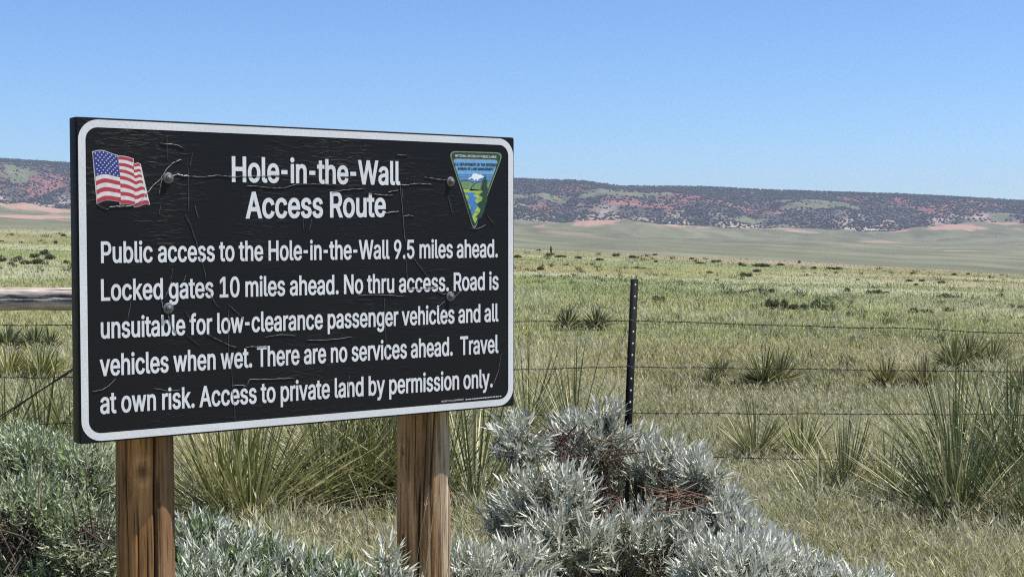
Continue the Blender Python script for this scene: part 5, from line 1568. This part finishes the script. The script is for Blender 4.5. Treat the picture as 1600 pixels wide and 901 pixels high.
# --- dark shrubs dotting the field; the shape of one kind, every plant an object of its own
def scrub_mesh(name, seed):
    r = np.random.default_rng(seed)
    acc = Acc()
    n = 420
    lob = np.stack([r.uniform(-.42, .42, 5), r.uniform(-.3, .3, 5), r.uniform(.25, .5, 5)], -1)
    k = r.integers(0, 5, n)
    v = r.normal(size=(n, 3)); v /= np.linalg.norm(v, axis=1, keepdims=True)
    P = lob[k] + v * np.array([.26, .26, .30]) * r.uniform(.4, 1, (n, 1)); P[:, 2] = np.maximum(P[:, 2], .02)
    d = nrm(v + np.array([0, 0, .7]) + r.normal(size=(n, 3)) * .3)
    sd = nrm(np.cross(d, r.normal(size=(n, 3))))
    c = lerp(np.array([.09, .095, .05]), np.array([.26, .255, .14]), r.random((n, 1)))
    blades(acc, P, d, sd, .24, .10, r.normal(size=(n, 3)) * .03, (.5, 1, .8, .2), c)
    o = acc.build(name, M_SCRUB)
    return o


protos = [scrub_mesh("field_shrub", 50 + i) for i in range(5)]
used = [False] * 5
SH = [(810, 403, 12, 5), (858, 400, 10, 5), (842, 392, 8, 3), (874, 402, 18, 4), (905, 404, 12, 4), (938, 407, 13, 4), (962, 401, 10, 5), (989, 403, 15, 4), (1024, 399, 8, 3), (1024, 410, 7, 4), (846, 422, 11, 6),
      (884, 415, 7, 3), (994, 419, 13, 3), (1005, 420, 9, 3), (1079, 405, 9, 3), (1096, 412, 17, 3), (1118, 410, 15, 4), (1157, 415, 8, 5), (1190, 417, 22, 6), (1180, 425, 15, 5), (1110, 427, 10, 4), (1167, 432, 17, 6),
      (1134, 459, 26, 6), (1183, 456, 23, 7), (1168, 457, 10, 4), (1198, 457, 10, 4), (1031, 469, 17, 7), (1004, 472, 8, 3), (1220, 415, 12, 4), (1248, 411, 5, 4), (1271, 420, 8, 4), (1302, 421, 24, 4), (1425, 428, 10, 3), (1492, 430, 9, 4),
      (1514, 429, 7, 3), (1422, 440, 11, 4), (1440, 440, 8, 4), (1431, 446, 8, 4), (1472, 443, 13, 5), (1204, 458, 11, 8), (1325, 456, 10, 7), (1360, 459, 14, 6), (1372, 459, 12, 7), (1384, 459, 8, 5), (1466, 466, 12, 6), (1480, 466, 18, 8),
      (1493, 466, 10, 5), (1564, 464, 10, 6), (1254, 463, 9, 5), (1290, 467, 12, 4), (1303, 467, 12, 5), (1514, 473, 16, 4), (1532, 479, 15, 6), (1558, 481, 16, 6), (1582, 481, 16, 7), (1597, 482, 14, 6), (1208, 483, 19, 15), (1226, 482, 15, 14),
      (1240, 484, 15, 10), (1253, 485, 18, 11), (1273, 482, 15, 14), (1293, 485, 19, 10), (1328, 495, 15, 9), (1427, 489, 12, 9), (1440, 489, 13, 7), (1453, 489, 11, 7), (1485, 487, 13, 7), (1090, 470, 7, 3), (1120, 438, 6, 3), (1340, 438, 6, 3),
      (68, 399, 14, 9), (53, 403, 13, 7), (28, 409, 17, 9), (42, 413, 15, 7), (60, 413, 20, 9), (80, 406, 15, 9), (3, 409, 12, 7), (103, 412, 10, 6), (87, 381, 4, 5), (100, 369, 8, 4), (3, 378, 7, 3), (33, 380, 5, 3), (70, 381, 4, 3),
      (300, 410, 14, 6), (520, 420, 16, 6), (660, 412, 12, 6), (420, 440, 16, 6)]
LAB = {(1208, 483): "tallest dark shrub at the left end of the mid field row", (1226, 482): "second dark shrub from the left in the mid field row", (1273, 482): "upright dark shrub near the right end of the mid field row", (1293, 485): "low dark shrub ending the mid field row on the right",
       (1240, 484): "low middle shrub filling the gap in the mid field row", (1253, 485): "wide middle shrub in the mid field row", (1328, 495): "lone dark tuft right of the mid field row nearest the top wire",
       (1031, 469): "small dark shrub just right of the steel post's top", (68, 399): "highest shrub of the cluster above the log rail", (60, 413): "front shrub of the cluster above the log rail",
       (1134, 459): "broad low shrub well right of the steel post's top", (1183, 456): "dark shrub in the strip midway between steel post and mid field row"}
for i, (px, py, w, h) in enumerate(SH):
    p = ground_hit(px, py)
    k = i % 5
    if used[k]:
        o = protos[k].copy(); COL.objects.link(o)
    else:
        o = protos[k]; used[k] = True
    o.location = p - np.array([0, 0, .02])
    sw = w / F * p[1]; shh = h / F * p[1]
    o.scale = (sw * .9, sw * .8, shh * 1.3)
    o.rotation_euler = (0, 0, rng.uniform(-.5, .5) + (math.pi if rng.random() < .5 else 0))
    tag(o, LAB.get((px, py), "tiny dark green shrub dotting the far grassland"), "shrub", "dark shrubs dotting the grassland")

# far away post
p = ground_hit(861, 394)
acc = Acc()
tube(acc, [(0, 0, -.1), (0, 0, .3), (.01, 0, .6)], .1 * p[1] / 140, 8, (.10, .08, .06))
o = acc.build("fence_post", M_STEM)
o.location = p; o.scale = (1, 1, 9.5 / F * p[1] / .6)
tag(o, "tiny dark post standing on the crest of the far field", "post")


# ------------------------------------------------------------------ grass: one object of stuff per kind
def grass_band(acc, n, y0, y1, L, W, pw, margin=.06, seedheads=0.0, smax=.54, keepf=None, dry=.25):
    # screen-even density: pdf over distance ~ 1/y^pw
    u = rng.random(n)
    if pw == 1:
        y = y0 * (y1 / y0) ** u
    else:
        e = 1 - pw
        y = (y0 ** e + u * (y1 ** e - y0 ** e)) ** (1 / e)
    x = rng.uniform(-smax - margin, smax + margin, n) * y
    if keepf is not None:
        k = rng.random(n) < keepf(x, y)
        x, y = x[k], y[k]; n = len(x)
    z = terrain(x, y)
    base = np.stack([x, y, z - .01], -1)
    c0 = ground_colour(x, y)
    clump = fbm(x * .9 + 3, y * .9, 3)
    r1 = rng.random((n, 1))
    straw = np.array([.56, .52, .29]); grn = np.array([.195, .235, .080])
    patch = sstep((fbm(x * .35 + 11, y * .22 + 4, 4) - .50) / .14)
    tuft = sstep((fbm(x * 1.9 + 31, y * 1.9, 2) - .50) / .2)
    c = lerp(c0 * 1.0, grn, .5)
    c = lerp(c * (.72 + .28 * tuft)[:, None], np.array([.46, .44, .26]), (patch * (.25 + .5 * tuft))[:, None])
    c = np.where(r1 < dry, straw * rng.uniform(.65, 1.1, (n, 1)), c * rng.uniform(.7, 1.9, (n, 1)))
    org = (rng.random((n, 1)) < .03)
    c = np.where(org, np.array([.27, .155, .065]), c)
    lean = rng.normal(size=(n, 3)) * np.array([.28, .28, 0]) + np.array([-.10, .0, 1])
    d = nrm(lean)
    ln = L * rng.uniform(.45, 1.2, n) * (.45 + .7 * clump + .35 * tuft + .35 * patch * tuft)
    wd = W * (1 if np.isscalar(W) else 1) * rng.uniform(.6, 1.3, n) if np.isscalar(W) else W(y) * rng.uniform(.6, 1.3, n)
    bend = rng.normal(size=(n, 3)) * (ln * .22)[:, None] * np.array([1, 1, .2]) - np.array([0, 0, .14]) * ln[:, None]
    side = perp(d)
    blades(acc, base, d, side, ln, wd, bend, (.8, 1, .75, .12), c, tipcol=np.clip(c * 1.35 + .02, 0, .6))
    if seedheads:
        k = rng.random(n) < seedheads
        tip = base[k] + d[k] * ln[k][:, None] + bend[k]
        dd = nrm(d[k] + bend[k] * 1.5 / ln[k][:, None])
        m = len(tip)
        for q in range(3):
            blades(acc, tip - dd * .01, nrm(dd + rng.normal(size=(m, 3)) * .22), perp(dd), rng.uniform(.025, .07, m), .0046 * np.maximum(1, y[k] / 9), np.zeros((m, 3)), (.3, 1, .7, .1),
                   np.array([.62, .57, .37]) * rng.uniform(.6, 1.15, (m, 1)))


acc = Acc()
grass_band(acc, 54000, 4.6, 7.4, .30, .0040, 1, seedheads=.35, dry=.28)
grass_band(acc, 140000, 6.6, 13.0, .20, .0046, 1.6, seedheads=.38, dry=.20)
o = acc.build("near_grass", M_GRASS)
tag(o, "dry tan and green grass with seed heads around the yuccas and fence", "grass", kind="stuff")
acc = Acc()
grass_band(acc, 165000, 12.5, 40, .155, lambda y: .003 + y * .00034, 2, seedheads=.14, dry=.20)
grass_band(acc, 100000, 36, 150, .10, lambda y: y * .0005, 1.8, dry=.22)
o = acc.build("field_grass", M_GRASS)
tag(o, "green grey grass of the open field beyond the fence", "grass", kind="stuff")

# tussocks of uneven size and colour, each a fan of blades
def tussocks(acc, n, y0, y1, pw, nb):
    e = 1 - pw
    y = (y0 ** e + rng.random(n) * (y1 ** e - y0 ** e)) ** (1 / e)
    x = rng.uniform(-.56, .56, n) * y
    k = rng.random(n) < sstep((fbm(x * .3 + 3, y * .2 + 8, 3) - .36) / .2)
    x, y = x[k], y[k]; n = len(x)
    sz = rng.uniform(.5, 1.3, n) * (.13 + .0012 * y)
    kind = rng.random(n)
    c = np.where((kind < .45)[:, None], np.array([.40, .39, .235]), np.where((kind < .8)[:, None], np.array([.125, .155, .065]), np.array([.085, .095, .045]))) * rng.uniform(.75, 1.2, (n, 1))
    X = np.repeat(x, nb); Y = np.repeat(y, nb); S = np.repeat(sz, nb); C = np.repeat(c, nb, 0)
    m = len(X)
    X = X + rng.normal(size=m) * S * .45; Y = Y + rng.normal(size=m) * S * .45
    d = nrm(np.stack([rng.normal(size=m) * .5, rng.normal(size=m) * .5, np.ones(m)], -1))
    blades(acc, np.stack([X, Y, terrain(X, Y) - .01], -1), d, perp(d), S * rng.uniform(.6, 1.2, m), .003 + Y * .0004, rng.normal(size=(m, 3)) * (S * .2)[:, None] * np.array([1, 1, .3]), (.8, 1, .7, .12), C * rng.uniform(.75, 1.3, (m, 1)))


acc = Acc()
tussocks(acc, 4800, 9.0, 120, 2, 16)
o = acc.build("grass_tussocks", M_GRASS)
tag(o, "pale and dark grass tussocks scattered through the open field", "grass", kind="stuff")

# tall dry grass stems between the sagebrush and by the posts
acc = Acc()
for (x0, y0, x1, y1, x2, y2, Y, w) in ((700, 960, 712, 830, 745, 730, 2.72, .0016), (655, 960, 668, 870, 680, 780, 2.70, .0016), (690, 930, 720, 790, 758, 738, 2.72, .0014), (640, 960, 652, 860, 668, 776, 2.7, .0012),
                                      (925, 960, 965, 830, 1050, 803, 3.3, .0022), (905, 960, 920, 880, 925, 855, 3.3, .0016), (840, 930, 860, 850, 880, 805, 3.35, .0016), (805, 880, 812, 850, 818, 820, 3.4, .0014),
                                      (1245, 760, 1210, 720, 1221, 672, 8.9, .006), (1158, 735, 1190, 700, 1222, 670, 9.0, .008), (1418, 960, 1416, 880, 1419, 826, 6.9, .006), (1428, 960, 1424, 880, 1432, 835, 6.9, .006), (1503, 880, 1500, 800, 1496, 770, 6.8, .008),
                                      (1560, 720, 1548, 690, 1530, 668, 7.4, .01), (1580, 760, 1562, 720, 1540, 670, 7.4, .009), (60, 800, 62, 750, 66, 712, 3.2, .004), (52, 775, 56, 760, 69, 741, 3.2, .004), (600, 880, 570, 800, 545, 740, 6.5, .006), (585, 880, 565, 820, 580, 760, 6.5, .006)):
    t = np.linspace(0, 1, 12)[:, None]
    a, b, c = at(x0, y0, Y), at(x1, y1, Y), at(x2, y2, Y)
    Q = (1 - t) ** 2 * a + 2 * t * (1 - t) * b + t * t * c
    tube(acc, Q, np.linspace(w * .5, w * .3, 12), 4, np.array([.55, .47, .32]) * rng.uniform(.8, 1.1))
    if w > .003:
        continue
    dd = np.repeat(nrm(Q[-1:] - Q[-3:-2]), 9, 0)
    blades(acc, np.repeat(Q[-1:], 9, 0) - dd * np.linspace(0, 1, 9)[:, None] * w * 22, nrm(dd + rng.normal(size=dd.shape) * .22), perp(dd), w * 10, w * 1.8, np.zeros(dd.shape), (.3, 1, .7, .1), np.array([.5, .42, .29]))
o = acc.build("dry_stems", M_GRASS)
tag(o, "thin bleached grass stems standing among the sagebrush and posts", "grass", kind="stuff")
